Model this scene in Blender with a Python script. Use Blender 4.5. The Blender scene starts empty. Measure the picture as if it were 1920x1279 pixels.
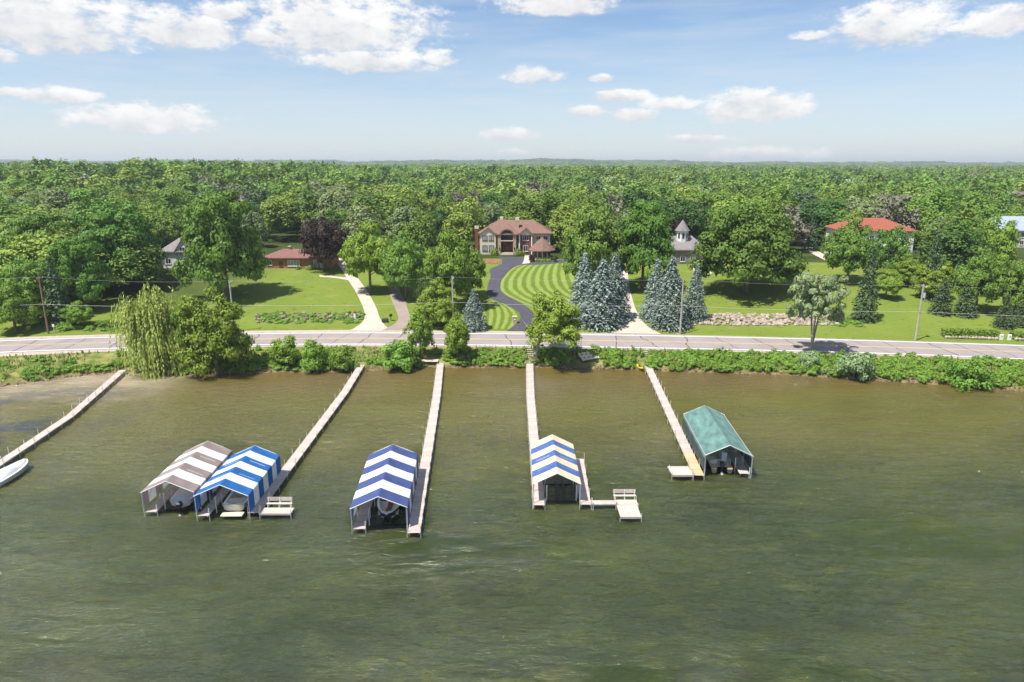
import bpy, math, random
import numpy as np
from mathutils import Vector, Matrix
random.seed(7); rng = np.random.default_rng(7)
S = bpy.context.scene; C = S.collection
# ------------------------------------------------------------------ camera, sky, sun, exposure
CAMZ = 35.0; PITCH = math.radians(14.35); FPX = 1280.0
cd = bpy.data.cameras.new('camera'); cam = bpy.data.objects.new('camera', cd); C.objects.link(cam)
cam.location = (0, 0, CAMZ); cam.rotation_euler = (math.pi/2 - PITCH, 0, 0)
cd.sensor_width = 36; cd.lens = 24.0; cd.clip_start = .5; cd.clip_end = 30000
S.camera = cam
S.cycles.max_bounces = 5; S.cycles.diffuse_bounces = 2; S.cycles.glossy_bounces = 3
SUN_EL = math.radians(64); SUN_AZ = math.radians(234)      # clockwise from +Y
sundir = Vector((math.sin(SUN_AZ)*math.cos(SUN_EL), math.cos(SUN_AZ)*math.cos(SUN_EL), math.sin(SUN_EL)))
sl = bpy.data.lights.new('sun', 'SUN'); sl.energy = 5.0; sl.angle = math.radians(.6); sl.color = (1, .95, .87)
so = bpy.data.objects.new('sun', sl); C.objects.link(so)
so.rotation_euler = (-sundir).to_track_quat('-Z', 'Y').to_euler(); so.location = (-60, -60, 120)
S.view_settings.view_transform = 'Standard'; S.view_settings.look = 'None'
S.view_settings.gamma = 1; S.view_settings.exposure = 0.55
S.view_settings.use_curve_mapping = False

def ray(u, v):
    a = (u-960)/FPX; b = -(v-639.5)/FPX
    s, c = math.sin(PITCH), math.cos(PITCH)
    return Vector((a, c+b*s, -s+b*c))
def W(u, v, z=0.0):
    d = ray(u, v); t = (z-CAMZ)/d.z
    return Vector((d.x*t, d.y*t, z))

CLOUDS = [(70,20,150,55),(340,45,92,36),(640,35,165,66),(690,108,120,24),(822,106,34,16),(270,216,112,27),(115,176,52,15),
 (1045,4,115,22),(1005,138,52,17),(1415,193,95,30),(1260,192,66,12),(1165,178,56,12),(1190,214,46,15),(1100,207,36,10),
 (1680,38,98,38),(1870,34,62,24),(1800,50,26,8),(1440,289,108,15),(1310,260,62,9),(955,250,50,15),(960,285,32,8),
 (420,18,46,18),(490,64,42,14),(5,103,18,12),(25,171,26,8),(1130,145,26,8),(1520,65,30,8)]
def make_world():
    w = bpy.data.worlds.new('World'); S.world = w; w.use_nodes = True
    w.cycles.sampling_method = 'MANUAL'; w.cycles.sample_map_resolution = 128
    nt = w.node_tree; N = nt.nodes; L = nt.links; N.clear()
    out = N.new('ShaderNodeOutputWorld'); bg = N.new('ShaderNodeBackground'); bg.inputs[1].default_value = .096
    L.new(bg.outputs[0], out.inputs[0])
    sky = N.new('ShaderNodeTexSky'); sky.sky_type = 'NISHITA'; sky.sun_disc = False
    sky.sun_elevation = SUN_EL; sky.sun_rotation = SUN_AZ; sky.altitude = 300; sky.air_density = 1.0; sky.dust_density = .3; sky.ozone_density = 5.0
    tc = N.new('ShaderNodeTexCoord'); sx = N.new('ShaderNodeSeparateXYZ'); L.new(tc.outputs['Generated'], sx.inputs[0])
    def M(op, a, b=None, c=None, clamp=False):
        n = N.new('ShaderNodeMath'); n.operation = op; n.use_clamp = clamp
        for i, k in enumerate((a, b, c)):
            if k is None: continue
            if isinstance(k, (int, float)): n.inputs[i].default_value = k
            else: L.new(k, n.inputs[i])
        return n.outputs[0]
    az = M('ARCTAN2', sx.outputs[0], sx.outputs[1]); el = M('ARCSINE', sx.outputs[2])
    cv = N.new('ShaderNodeCombineXYZ'); L.new(az, cv.inputs[0]); L.new(M('MULTIPLY', el, 1.9), cv.inputs[1])
    def noise(scale, det, vec, rough=.6):
        n = N.new('ShaderNodeTexNoise'); n.inputs['Scale'].default_value = scale; n.inputs['Detail'].default_value = det
        n.inputs['Roughness'].default_value = rough; L.new(vec, n.inputs['Vector']); return n.outputs['Fac']
    n1 = noise(30, 10, cv.outputs[0], .66); n2 = noise(9, 3, cv.outputs[0])
    f = None; yl = None
    for (u, v, hw, hh) in CLOUDS:
        d = ray(u, v).normalized(); a = math.atan2(d.x, d.y); e = math.asin(d.z)
        wa = hw/FPX*1.10; he = hh/FPX*1.16
        dx = M('MULTIPLY', M('SUBTRACT', az, a), 1/wa); dy = M('MULTIPLY', M('SUBTRACT', el, e-he*.25), 1/he)
        dyb = M('MULTIPLY', M('MINIMUM', dy, 0), 1.5)            # flatter bottoms
        dyy = M('ADD', M('MAXIMUM', dy, 0), dyb)
        fi = M('SUBTRACT', 1, M('ADD', M('MULTIPLY', dx, dx), M('MULTIPLY', dyy, dyy)))
        if f is None: f, yl = fi, dy
        else:
            g = M('GREATER_THAN', fi, f)
            yl = M('ADD', M('MULTIPLY', g, dy), M('MULTIPLY', M('SUBTRACT', 1, g), yl))
            f = M('MAXIMUM', f, fi)
    f = M('MAXIMUM', f, -3)
    # the same broken cumulus goes on overhead and behind, outside the frame
    zz = M('MAXIMUM', sx.outputs[2], .05)
    pv = N.new('ShaderNodeCombineXYZ'); L.new(M('DIVIDE', sx.outputs[0], zz), pv.inputs[0]); L.new(M('DIVIDE', sx.outputs[1], zz), pv.inputs[1])
    n3 = noise(1.1, 6, pv.outputs[0], .55)
    up = M('MULTIPLY', M('SUBTRACT', el, math.radians(12.5)), 20, clamp=True)
    back = M('MULTIPLY', M('SUBTRACT', M('ABSOLUTE', az), .75), 8, clamp=True)
    gen = M('MULTIPLY', M('SUBTRACT', n3, .56), 9)
    gen = M('ADD', gen, M('MULTIPLY', M('SUBTRACT', 1, M('MAXIMUM', up, back)), -6))
    f = M('MAXIMUM', f, gen)
    dens = M('ADD', f, M('MULTIPLY', M('SUBTRACT', n1, .48), 3.3))
    mr = N.new('ShaderNodeMapRange'); mr.interpolation_type = 'SMOOTHSTEP'
    mr.inputs[1].default_value = -.05; mr.inputs[2].default_value = .85; L.new(dens, mr.inputs[0])
    # thin cirrus veil
    cs = N.new('ShaderNodeMapping'); cs.inputs['Scale'].default_value = (2.2, 11, 1); cs.inputs['Rotation'].default_value = (0, 0, .12); L.new(cv.outputs[0], cs.inputs[0])
    nv = noise(2.2, 6, cs.outputs[0], .6)
    veil = M('MULTIPLY', M('SUBTRACT', nv, .38), 1.5, clamp=True)
    lowf = N.new('ShaderNodeMapRange'); lowf.inputs[1].default_value = 0; lowf.inputs[2].default_value = .20; lowf.inputs[3].default_value = .55; lowf.inputs[4].default_value = 0; L.new(el, lowf.inputs[0])
    veil = M('ADD', M('MULTIPLY', veil, .62), lowf.outputs[0], clamp=True)
    mv = N.new('ShaderNodeMix'); mv.data_type = 'RGBA'; L.new(veil, mv.inputs[0]); L.new(sky.outputs[0], mv.inputs[6]); mv.inputs[7].default_value = (5.5, 5.85, 6.2, 1)
    # clouds: white tops, grey bases
    sh = M('ADD', M('MULTIPLY', yl, .45), M('ADD', M('MULTIPLY', M('SUBTRACT', n2, .5), 1.6), M('MULTIPLY', M('SUBTRACT', n1, .5), 1.6)))
    sm = N.new('ShaderNodeMapRange'); sm.inputs[1].default_value = -.6; sm.inputs[2].default_value = .35; L.new(sh, sm.inputs[0])
    cc = N.new('ShaderNodeMix'); cc.data_type = 'RGBA'; L.new(sm.outputs[0], cc.inputs[0])
    cc.inputs[6].default_value = (4.7, 4.85, 5.15, 1); cc.inputs[7].default_value = (7.5, 7.4, 7.25, 1)
    mx = N.new('ShaderNodeMix'); mx.data_type = 'RGBA'; L.new(M('MULTIPLY', mr.outputs[0], .96), mx.inputs[0]); L.new(mv.outputs[2], mx.inputs[6]); L.new(cc.outputs[2], mx.inputs[7])
    L.new(mx.outputs[2], bg.inputs[0])
make_world()

# ------------------------------------------------------------------ helpers
def tag(o, label=None, cat=None, group=None, kind=None):
    if label: o['label'] = label
    if cat: o['category'] = cat
    if group: o['group'] = group
    if kind: o['kind'] = kind
    return o
def thing(name, label, cat, loc, rz=0, group=None):
    o = bpy.data.objects.new(name, None); C.objects.link(o); o.empty_display_size = .3
    o.location = loc; o.rotation_euler = (0, 0, rz)
    return tag(o, label, cat, group)
def link(name, me, parent=None, loc=(0, 0, 0), rz=0, scale=None):
    o = bpy.data.objects.new(name, me); C.objects.link(o); o.parent = parent
    o.location = loc; o.rotation_euler = (0, 0, rz)
    if scale is not None: o.scale = scale
    return o
class MB:
    def __init__(s): s.v = []; s.f = []
    def add(s, vs, fs):
        k = len(s.v); s.v += [tuple(p) for p in vs]; s.f += [tuple(i+k for i in f) for f in fs]; return s
    def box(s, x0, x1, y0, y1, z0, z1):
        return s.add([(x0,y0,z0),(x1,y0,z0),(x1,y1,z0),(x0,y1,z0),(x0,y0,z1),(x1,y0,z1),(x1,y1,z1),(x0,y1,z1)],
                     [(0,3,2,1),(4,5,6,7),(0,1,5,4),(1,2,6,5),(2,3,7,6),(3,0,4,7)])
    def tube(s, p, q, r0, r1=None, n=8):
        p = Vector(p); q = Vector(q); r1 = r0 if r1 is None else r1
        d = (q-p).normalized(); a = d.orthogonal().normalized(); b = d.cross(a)
        vs = []
        for c, r in ((p, r0), (q, r1)):
            for i in range(n):
                t = 2*math.pi*i/n; vs.append(c + a*math.cos(t)*r + b*math.sin(t)*r)
        fs = [(i, (i+1) % n, n+(i+1) % n, n+i) for i in range(n)] + [tuple(range(n))[::-1], tuple(range(n, 2*n))]
        return s.add(vs, fs)
    def path(s, pts, rs, n=7):
        pts = [Vector(p) for p in pts]; vs = []; fs = []
        for i, p in enumerate(pts):
            d = (pts[min(i+1, len(pts)-1)]-pts[max(i-1, 0)]).normalized()
            a = d.cross(Vector((0, 1, .01))).normalized(); b = d.cross(a)
            for j in range(n):
                t = 2*math.pi*j/n; vs.append(p + (a*math.cos(t)+b*math.sin(t))*rs[i])
        for i in range(len(pts)-1):
            for j in range(n): fs.append((i*n+j, i*n+(j+1) % n, (i+1)*n+(j+1) % n, (i+1)*n+j))
        fs += [tuple(range(n))[::-1], tuple(range((len(pts)-1)*n, len(pts)*n))]
        return s.add(vs, fs)
    def prism(s, poly, y0, y1):        # poly in xz, extruded along y
        n = len(poly)
        vs = [(x, y0, z) for x, z in poly] + [(x, y1, z) for x, z in poly]
        return s.add(vs, [tuple(range(n)), tuple(range(n, 2*n))[::-1]] + [(i, i+n, (i+1) % n+n, (i+1) % n) for i in range(n)])
    def prismz(s, poly, z0, z1):       # poly in xy
        n = len(poly)
        vs = [(x, y, z0) for x, y in poly] + [(x, y, z1) for x, y in poly]
        return s.add(vs, [tuple(range(n))[::-1], tuple(range(n, 2*n))] + [(i, (i+1) % n, (i+1) % n+n, i+n) for i in range(n)])
    def hip(s, x0, x1, y0, y1, ze, zr, ins, th=.28):
        ym = (y0+y1)/2
        vs = [(x0,y0,ze),(x1,y0,ze),(x1,y1,ze),(x0,y1,ze),(x0,y0,ze+th),(x1,y0,ze+th),(x1,y1,ze+th),(x0,y1,ze+th),(x0+ins,ym,zr),(x1-ins,ym,zr)]
        return s.add(vs, [(0,3,2,1),(0,1,5,4),(1,2,6,5),(2,3,7,6),(3,0,4,7),(4,5,9,8),(5,6,9),(6,7,8,9),(7,4,8)])
    def mesh(s, name, mat, smooth=False):
        me = bpy.data.meshes.new(name); me.from_pydata(s.v, [], s.f); me.materials.append(mat)
        if smooth: me.polygons.foreach_set('use_smooth', [True]*len(me.polygons))
        me.update(); return me
    def build(s, name, mat, parent=None, loc=(0, 0, 0), rz=0, smooth=False):
        return link(name, s.mesh(name, mat, smooth), parent, loc, rz)

MATS = {}
def mat(name, col, rough=.7, var=.15, scale=3.0, bump=0.0, spec=.3, metal=0, island=0.0, trans=0.0, stretch=None):
    m = bpy.data.materials.new(name); m.use_nodes = True; nt = m.node_tree; N = nt.nodes; L = nt.links
    b = N['Principled BSDF']; b.inputs['Roughness'].default_value = rough; b.inputs['Metallic'].default_value = metal
    b.inputs['Specular IOR Level'].default_value = spec
    tc = N.new('ShaderNodeTexCoord'); no = N.new('ShaderNodeTexNoise'); no.inputs['Scale'].default_value = scale; no.inputs['Detail'].default_value = 6
    vec = tc.outputs['Object']
    if stretch:
        mp = N.new('ShaderNodeMapping'); mp.inputs['Scale'].default_value = stretch; L.new(vec, mp.inputs[0]); vec = mp.outputs[0]
    L.new(vec, no.inputs['Vector'])
    mr = N.new('ShaderNodeMapRange'); mr.inputs[1].default_value = .25; mr.inputs[2].default_value = .75
    mr.inputs[3].default_value = 1-var; mr.inputs[4].default_value = 1+var; L.new(no.outputs['Fac'], mr.inputs[0])
    fac = mr.outputs[0]
    if island:
        g = N.new('ShaderNodeNewGeometry'); r2 = N.new('ShaderNodeMapRange'); r2.inputs[3].default_value = 1-island; r2.inputs[4].default_value = 1+island
        L.new(g.outputs['Random Per Island'], r2.inputs[0]); mm = N.new('ShaderNodeMath'); mm.operation = 'MULTIPLY'
        L.new(fac, mm.inputs[0]); L.new(r2.outputs[0], mm.inputs[1]); fac = mm.outputs[0]
    vm = N.new('ShaderNodeVectorMath'); vm.operation = 'SCALE'; vm.inputs[0].default_value = col[:3]; L.new(fac, vm.inputs['Scale'])
    L.new(vm.outputs[0], b.inputs['Base Color'])
    if bump:
        bp = N.new('ShaderNodeBump'); bp.inputs['Strength'].default_value = bump; bp.inputs['Distance'].default_value = .05
        L.new(no.outputs['Fac'], bp.inputs['Height']); L.new(bp.outputs[0], b.inputs['Normal'])
    if trans:
        t = N.new('ShaderNodeBsdfTranslucent'); L.new(vm.outputs[0], t.inputs[0]); mx = N.new('ShaderNodeMixShader'); mx.inputs[0].default_value = trans
        L.new(b.outputs[0], mx.inputs[1]); L.new(t.outputs[0], mx.inputs[2]); L.new(mx.outputs[0], N['Material Output'].inputs[0])
    MATS[name] = m; return m
def leafmat(name, dark, light, trans=.25, hue=.014, val=.14):
    m = bpy.data.materials.new(name); m.use_nodes = True; nt = m.node_tree; N = nt.nodes; L = nt.links
    b = N['Principled BSDF']; b.inputs['Roughness'].default_value = .55; b.inputs['Specular IOR Level'].default_value = .25
    g = N.new('ShaderNodeNewGeometry'); oi = N.new('ShaderNodeObjectInfo')
    mx = N.new('ShaderNodeMix'); mx.data_type = 'RGBA'; mx.inputs[6].default_value = (*dark, 1); mx.inputs[7].default_value = (*light, 1); L.new(g.outputs['Random Per Island'], mx.inputs[0])
    hs = N.new('ShaderNodeHueSaturation'); L.new(mx.outputs[2], hs.inputs['Color'])
    def rr(lo, hi, src):
        r = N.new('ShaderNodeMapRange'); r.inputs[3].default_value = lo; r.inputs[4].default_value = hi; L.new(src, r.inputs[0]); return r.outputs[0]
    mu = N.new('ShaderNodeMath'); mu.operation = 'MULTIPLY'; mu.inputs[1].default_value = 7.31; L.new(oi.outputs['Random'], mu.inputs[0])
    fr = N.new('ShaderNodeMath'); fr.operation = 'FRACT'; L.new(mu.outputs[0], fr.inputs[0])
    L.new(rr(.5-hue, .5+hue, oi.outputs['Random']), hs.inputs['Hue']); L.new(rr(1-val, 1+val, fr.outputs[0]), hs.inputs['Value'])
    L.new(hs.outputs[0], b.inputs['Base Color'])
    t = N.new('ShaderNodeBsdfTranslucent'); L.new(hs.outputs[0], t.inputs[0]); ms = N.new('ShaderNodeMixShader'); ms.inputs[0].default_value = trans
    L.new(b.outputs[0], ms.inputs[1]); L.new(t.outputs[0], ms.inputs[2]); L.new(ms.outputs[0], N['Material Output'].inputs[0])
    return m
m_wood = mat('weathered_deck', (.50,.43,.385), .8, .18, 1.2, island=.14)
m_woodnew = mat('newer_deck', (.58,.42,.25), .8, .15, 1.2, island=.14)
m_pipe = mat('galvanised_pipe', (.55,.55,.55), .45, .1, 4, metal=.3)
m_white = mat('white_paint', (.78,.78,.77), .5, .06, 3)
m_dark = mat('black_plastic', (.02,.02,.022), .35, .2, 4)
m_bark = mat('bark', (.16,.12,.09), .9, .35, 2.5, bump=.5)
m_barkp = mat('pale_bark', (.30,.26,.21), .9, .3, 2.5, bump=.5)
m_pole = mat('pole_wood', (.24,.15,.095), .85, .25, 2, stretch=(6,6,.4))
m_poleg = mat('grey_pole_wood', (.40,.36,.32), .85, .2, 2, stretch=(6,6,.4))
m_wire = mat('wire', (.42,.42,.42), .6, .05)
m_asph = mat('black_asphalt', (.070,.066,.086), .85, .18, .5, bump=.2)
m_conc = mat('drive_concrete', (.50,.43,.36), .85, .12, .35, bump=.1)
m_taupe = mat('taupe_asphalt', (.30,.24,.215), .85, .12, .35, bump=.1)
m_roof = mat('brown_shingles', (.20,.118,.092), .9, .22, 1.6, bump=.4, stretch=(.6,1,3))
m_roofr = mat('red_brown_shingles', (.215,.105,.092), .9, .2, 1.6, bump=.4)
m_tile = mat('red_tiles', (.29,.09,.055), .85, .2, 2, bump=.4)
m_grey = mat('grey_shingles', (.22,.20,.20), .9, .2, 1.6, bump=.3)
m_blue = mat('blue_grey_shingles', (.33,.38,.47), .8, .12, 1.6)
m_stucco = mat('cream_stucco', (.68,.57,.46), .85, .08, 1)
m_stone = mat('tan_stone', (.46,.33,.22), .85, .3, 2.2, bump=.4)
m_brick = mat('dark_red_brick', (.20,.075,.05), .85, .3, 5, bump=.3)
m_brickl = mat('orange_brick', (.33,.15,.09), .85, .3, 5, bump=.3)
m_door = mat('red_wood_door', (.16,.045,.02), .45, .2, 2)
m_glass = mat('window_glass', (.03,.035,.045), .08, .3, .6, spec=.8)
m_glassl = mat('curtained_glass', (.30,.33,.34), .1, .4, 1.2, spec=.8)
m_wallw = mat('white_siding', (.74,.73,.71), .7, .06, 1)
m_tudor = mat('dark_timber', (.06,.045,.04), .8, .2, 2)
m_rock = mat('field_stone', (.37,.305,.24), .9, .25, 1.5, bump=.4, island=.35)
m_mulch = mat('mulch', (.26,.12,.06), .95, .4, 2.5, bump=.5)
m_yellow = mat('yellow_plastic', (.72,.52,.01), .35, .05)
m_red = mat('red_paint', (.5,.03,.02), .5, .1)
m_tan = mat('tan_vinyl', (.62,.50,.36), .6, .1, 2)
m_cream = mat('cream_plastic', (.75,.66,.42), .5, .05)
m_gel = mat('white_gelcoat', (.74,.74,.73), .22, .05, 2, spec=.5)
m_cover = mat('grey_boat_cover', (.52,.53,.55), .75, .1, 2, bump=.2)
m_navyhull = mat('dark_hull', (.03,.04,.08), .2, .05, spec=.5)
m_hull_seat = mat('brown_cockpit_floor', (.22,.11,.06), .7, .15, 3)
m_bed = mat('grey_bed_stone', (.25,.20,.17), .9, .3, 1.5, bump=.4, island=.4)

# ------------------------------------------------------------------ terrain
def px_line(pts, z): 
    p = [W(u, v, z) for u, v in pts]; return np.array([a.x for a in p]), np.array([a.y for a in p])
def interp_ext(x, xs, ys):
    x = np.asarray(x, float); r = np.interp(x, xs, ys)
    s0 = (ys[1]-ys[0])/(xs[1]-xs[0])*.3; s1 = (ys[-1]-ys[-2])/(xs[-1]-xs[-2])*.3
    r = np.where(x < xs[0], ys[0]+np.maximum(x-xs[0], -90)*s0, r); r = np.where(x > xs[-1], ys[-1]+np.minimum(x-xs[-1], 90)*s1, r); return r
def smooth_line(pts, z):
    xs, ys = px_line(pts, z); g = np.linspace(xs[0], xs[-1], 160); yy = np.interp(g, xs, ys)
    k = np.ones(15)/15; yp = np.concatenate([np.full(7, yy[0])+(yy[0]-yy[7])*np.linspace(1, .14, 7), yy, np.full(7, yy[-1])+(yy[-1]-yy[-8])*np.linspace(.14, 1, 7)])
    return g, np.convolve(yp, k, 'valid')
SHORE = smooth_line([(-60,735),(0,724),(100,712),(200,697),(270,697),(400,704),(480,699),(560,697),(640,698),(760,691),(830,689),(900,689),(1000,689),(1100,690),(1200,694),(1300,699),(1400,700),(1500,705),(1600,711),(1700,716),(1800,725),(1920,733),(1990,740)], 0)
ZR = 2.16
R_NEAR = smooth_line([(-60,672),(0,668),(250,657),(480,650),(700,649),(960,651),(1200,656),(1400,660),(1570,664),(1700,668),(1920,677),(1990,680)], ZR)
R_NL = smooth_line([(-60,664),(0,660),(240,652),(500,646),(700,645),(960,647.5),(1200,652),(1400,656),(1575,660),(1700,664),(1920,673),(1990,676)], ZR)
R_C = smooth_line([(-60,651),(0,648),(240,641),(500,635),(700,634),(960,636.5),(1200,640),(1400,644),(1575,648),(1700,652),(1920,660),(1990,663)], ZR)
R_FL = smooth_line([(-60,642),(0,639),(240,631),(500,625),(700,624),(960,626),(1200,629),(1400,633),(1575,637),(1700,641),(1920,648),(1990,651)], ZR)
R_FAR = smooth_line([(-60,636),(0,633),(240,625.5),(480,619.5),(700,618),(960,621),(1200,626),(1400,630.5),(1575,635),(1700,639),(1920,646),(1990,649)], ZR)
ysf = lambda x: interp_ext(x, *SHORE); ynf = lambda x: interp_ext(x, *R_NEAR); yff = lambda x: interp_ext(x, *R_FAR)
def sstep(a, b, x):
    t = np.clip((x-a)/(b-a), 0, 1); return t*t*(3-2*t)
def H(x, y):
    x = np.asarray(x, float); y = np.asarray(y, float); ys = ysf(x); yn = ynf(x); yf = yff(x)
    below = np.maximum(-2.2, -.10*(ys-y))
    t = np.clip((y-ys)/np.maximum(yn-ys, 1), 0, 1)
    bank = 2.1*t**.7
    s = np.maximum(y-yf, 0)
    s1 = np.minimum(s, 72); rise = .097*(s1-3*(1-np.exp(-s1/3)))
    rise = rise + .012*np.clip(s-72, 0, 400)
    rise = rise + 5*sstep(70, 260, s)*sstep(-40, -200, x-(-.12)*y*0)
    und = sstep(80, 260, s)*(2.6*np.sin(x*.013+1.3)*np.sin(y*.011)+2.6*np.sin(x*.005-y*.007)*sstep(250,450,y))
    d = y
    far = 9*sstep(1200, 2600, d)*(.5+.5*np.sin(x*.0016+.6)) + 40*sstep(2600, 4700, d)*(.82+.12*np.sin(x*.0011+2.)+.12*np.sin(x*.0031+.5)+.09*np.sin(x*.0083)+.06*np.sin(x*.019+y*.004))
    z = np.where(y <= ys, below, np.where(y < yn, bank, 2.1+rise+und+far))
    return z
def G(u, v):
    d = ray(u, v); t = np.arange(90, 420, 1.5)
    f = CAMZ+d.z*t-H(d.x*t, d.y*t); k = int(np.argmax(f <= 0)) or len(t)-1
    t = np.linspace(t[k-1], t[k], 60); f = CAMZ+d.z*t-H(d.x*t, d.y*t); k = int(np.argmax(f <= 0)) or 59
    a = f[k-1]/(f[k-1]-f[k]+1e-12); q = t[k-1]+(t[k]-t[k-1])*a
    x, y = d.x*q, d.y*q; return Vector((x, y, float(H(x, y))))
def proj(p):
    s, c = math.sin(PITCH), math.cos(PITCH); z = p[2]-CAMZ
    dep = p[1]*c-z*s; up = p[1]*s+z*c
    return 960+FPX*p[0]/dep, 639.5-FPX*up/dep, dep

def ground_mat():
    m = bpy.data.materials.new('lawn_and_ground'); m.use_nodes = True; nt = m.node_tree; N = nt.nodes; L = nt.links
    b = N['Principled BSDF']; b.inputs['Roughness'].default_value = .9; b.inputs['Specular IOR Level'].default_value = .1
    tc = N.new('ShaderNodeTexCoord')
    def noise(s, d=5):
        n = N.new('ShaderNodeTexNoise'); n.inputs['Scale'].default_value = s; n.inputs['Detail'].default_value = d; L.new(tc.outputs['Object'], n.inputs['Vector']); return n.outputs['Fac']
    def mix(f, a, c):
        x = N.new('ShaderNodeMix'); x.data_type = 'RGBA'
        for i, k in ((0, f), (6, a), (7, c)):
            if isinstance(k, tuple): x.inputs[i].default_value = (*k, 1)
            elif isinstance(k, float): x.inputs[i].default_value = k
            else: L.new(k, x.inputs[i])
        return x.outputs[2]
    def ramp(f, a, c):
        r = N.new('ShaderNodeMapRange'); r.inputs[1].default_value = a; r.inputs[2].default_value = c; L.new(f, r.inputs[0]); return r.outputs[0]
    col = mix(ramp(noise(.12), .35, .65), (.115,.170,.024), (.165,.215,.034))
    col = mix(ramp(noise(2.2, 8), .3, .7), col, (.14,.19,.028))
    wv = N.new('ShaderNodeTexWave'); wv.inputs['Scale'].default_value = .28; wv.inputs['Distortion'].default_value = 1.2; wv.inputs['Detail'].default_value = 1
    mp = N.new('ShaderNodeMapping'); mp.inputs['Rotation'].default_value = (0, 0, 1.15); L.new(tc.outputs['Object'], mp.inputs[0]); L.new(mp.outputs[0], wv.inputs['Vector'])
    wf = N.new('ShaderNodeMath'); wf.operation = 'MULTIPLY'; wf.inputs[1].default_value = .28; L.new(wv.outputs['Fac'], wf.inputs[0])
    col = mix(wf.outputs[0], col, (.21,.26,.05))
    col = mix(ramp(noise(.35, 8), .56, .72), col, (.20,.215,.06)); col = mix(ramp(noise(.8, 6), .60, .72), col, (.075,.13,.02))
    at = N.new('ShaderNodeAttribute'); at.attribute_name = 'zone'; sp = N.new('ShaderNodeSeparateColor'); L.new(at.outputs['Color'], sp.inputs[0])
    bank = mix(ramp(noise(.5, 7), .4, .62), (.10,.15,.025), (.27,.25,.09))
    col = mix(sp.outputs[0], col, bank)
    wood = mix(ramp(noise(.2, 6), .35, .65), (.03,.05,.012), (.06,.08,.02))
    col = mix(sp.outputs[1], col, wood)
    soil = mix(ramp(noise(1.5, 7), .35, .65), (.10,.065,.03), (.25,.18,.11))
    col = mix(sp.outputs[2], col, soil)
    L.new(col, b.inputs['Base Color'])
    bp = N.new('ShaderNodeBump'); bp.inputs['Strength'].default_value = .5; bp.inputs['Distance'].default_value = .08; L.new(noise(3, 6), bp.inputs['Height']); L.new(bp.outputs[0], b.inputs['Normal'])
    return m
m_ground = ground_mat()
def make_terrain():
    K = np.linspace(-1, 1, 221); K = K*.72+K**3*.28
    x0 = K*300
    offs_far = np.concatenate([np.arange(0, 90, 2.), np.arange(90, 200, 5.), 200*1.09**np.arange(0, 43)])
    rows = []
    ys, yn, yf = ysf(x0), ynf(x0), yff(x0)
    for o in (-30, -18, -9, -4, -1.5, -.5): rows.append((x0, ys+o, 'w'))
    for t in np.linspace(0, 1, 10): rows.append((x0, ys+(yn-ys)*t, 'b'))
    rows.append((x0, (yn+yf)/2, 'l'))
    for o in offs_far:
        sc = 1+max(0, o-60)/110.
        rows.append((x0*sc, yf+o, 'l' if o < 68 else 'f'))
    X = np.array([r[0] for r in rows]); Y = np.array([r[1] for r in rows]); Z = H(X, Y)
    n, mcols = X.shape
    V = np.stack([X, Y, Z], -1).reshape(-1, 3)
    idx = np.arange(n*mcols).reshape(n, mcols)
    F = np.stack([idx[:-1, :-1], idx[:-1, 1:], idx[1:, 1:], idx[1:, :-1]], -1).reshape(-1, 4)
    me = bpy.data.meshes.new('ground'); me.from_pydata(V.tolist(), [], F.tolist()); me.materials.append(m_ground)
    me.polygons.foreach_set('use_smooth', [True]*len(me.polygons))
    ca = me.color_attributes.new('zone', 'FLOAT_COLOR', 'POINT')
    colr = np.zeros((n, mcols, 4), np.float32); colr[..., 3] = 1
    for i, r in enumerate(rows):
        if r[2] == 'b': colr[i, :, 0] = 1
        if r[2] == 'w': colr[i, :, 2] = 1
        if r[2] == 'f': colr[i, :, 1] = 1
    # shoreline soil strip; wooded floor on both flanks
    colr[5:8, :, 2] = np.array([1, .9, .35])[:, None]
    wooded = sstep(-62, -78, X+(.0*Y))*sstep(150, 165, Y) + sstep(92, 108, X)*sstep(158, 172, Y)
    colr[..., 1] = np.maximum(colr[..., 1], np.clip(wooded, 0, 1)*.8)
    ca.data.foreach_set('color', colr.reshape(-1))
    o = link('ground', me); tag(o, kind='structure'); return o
make_terrain()

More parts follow.
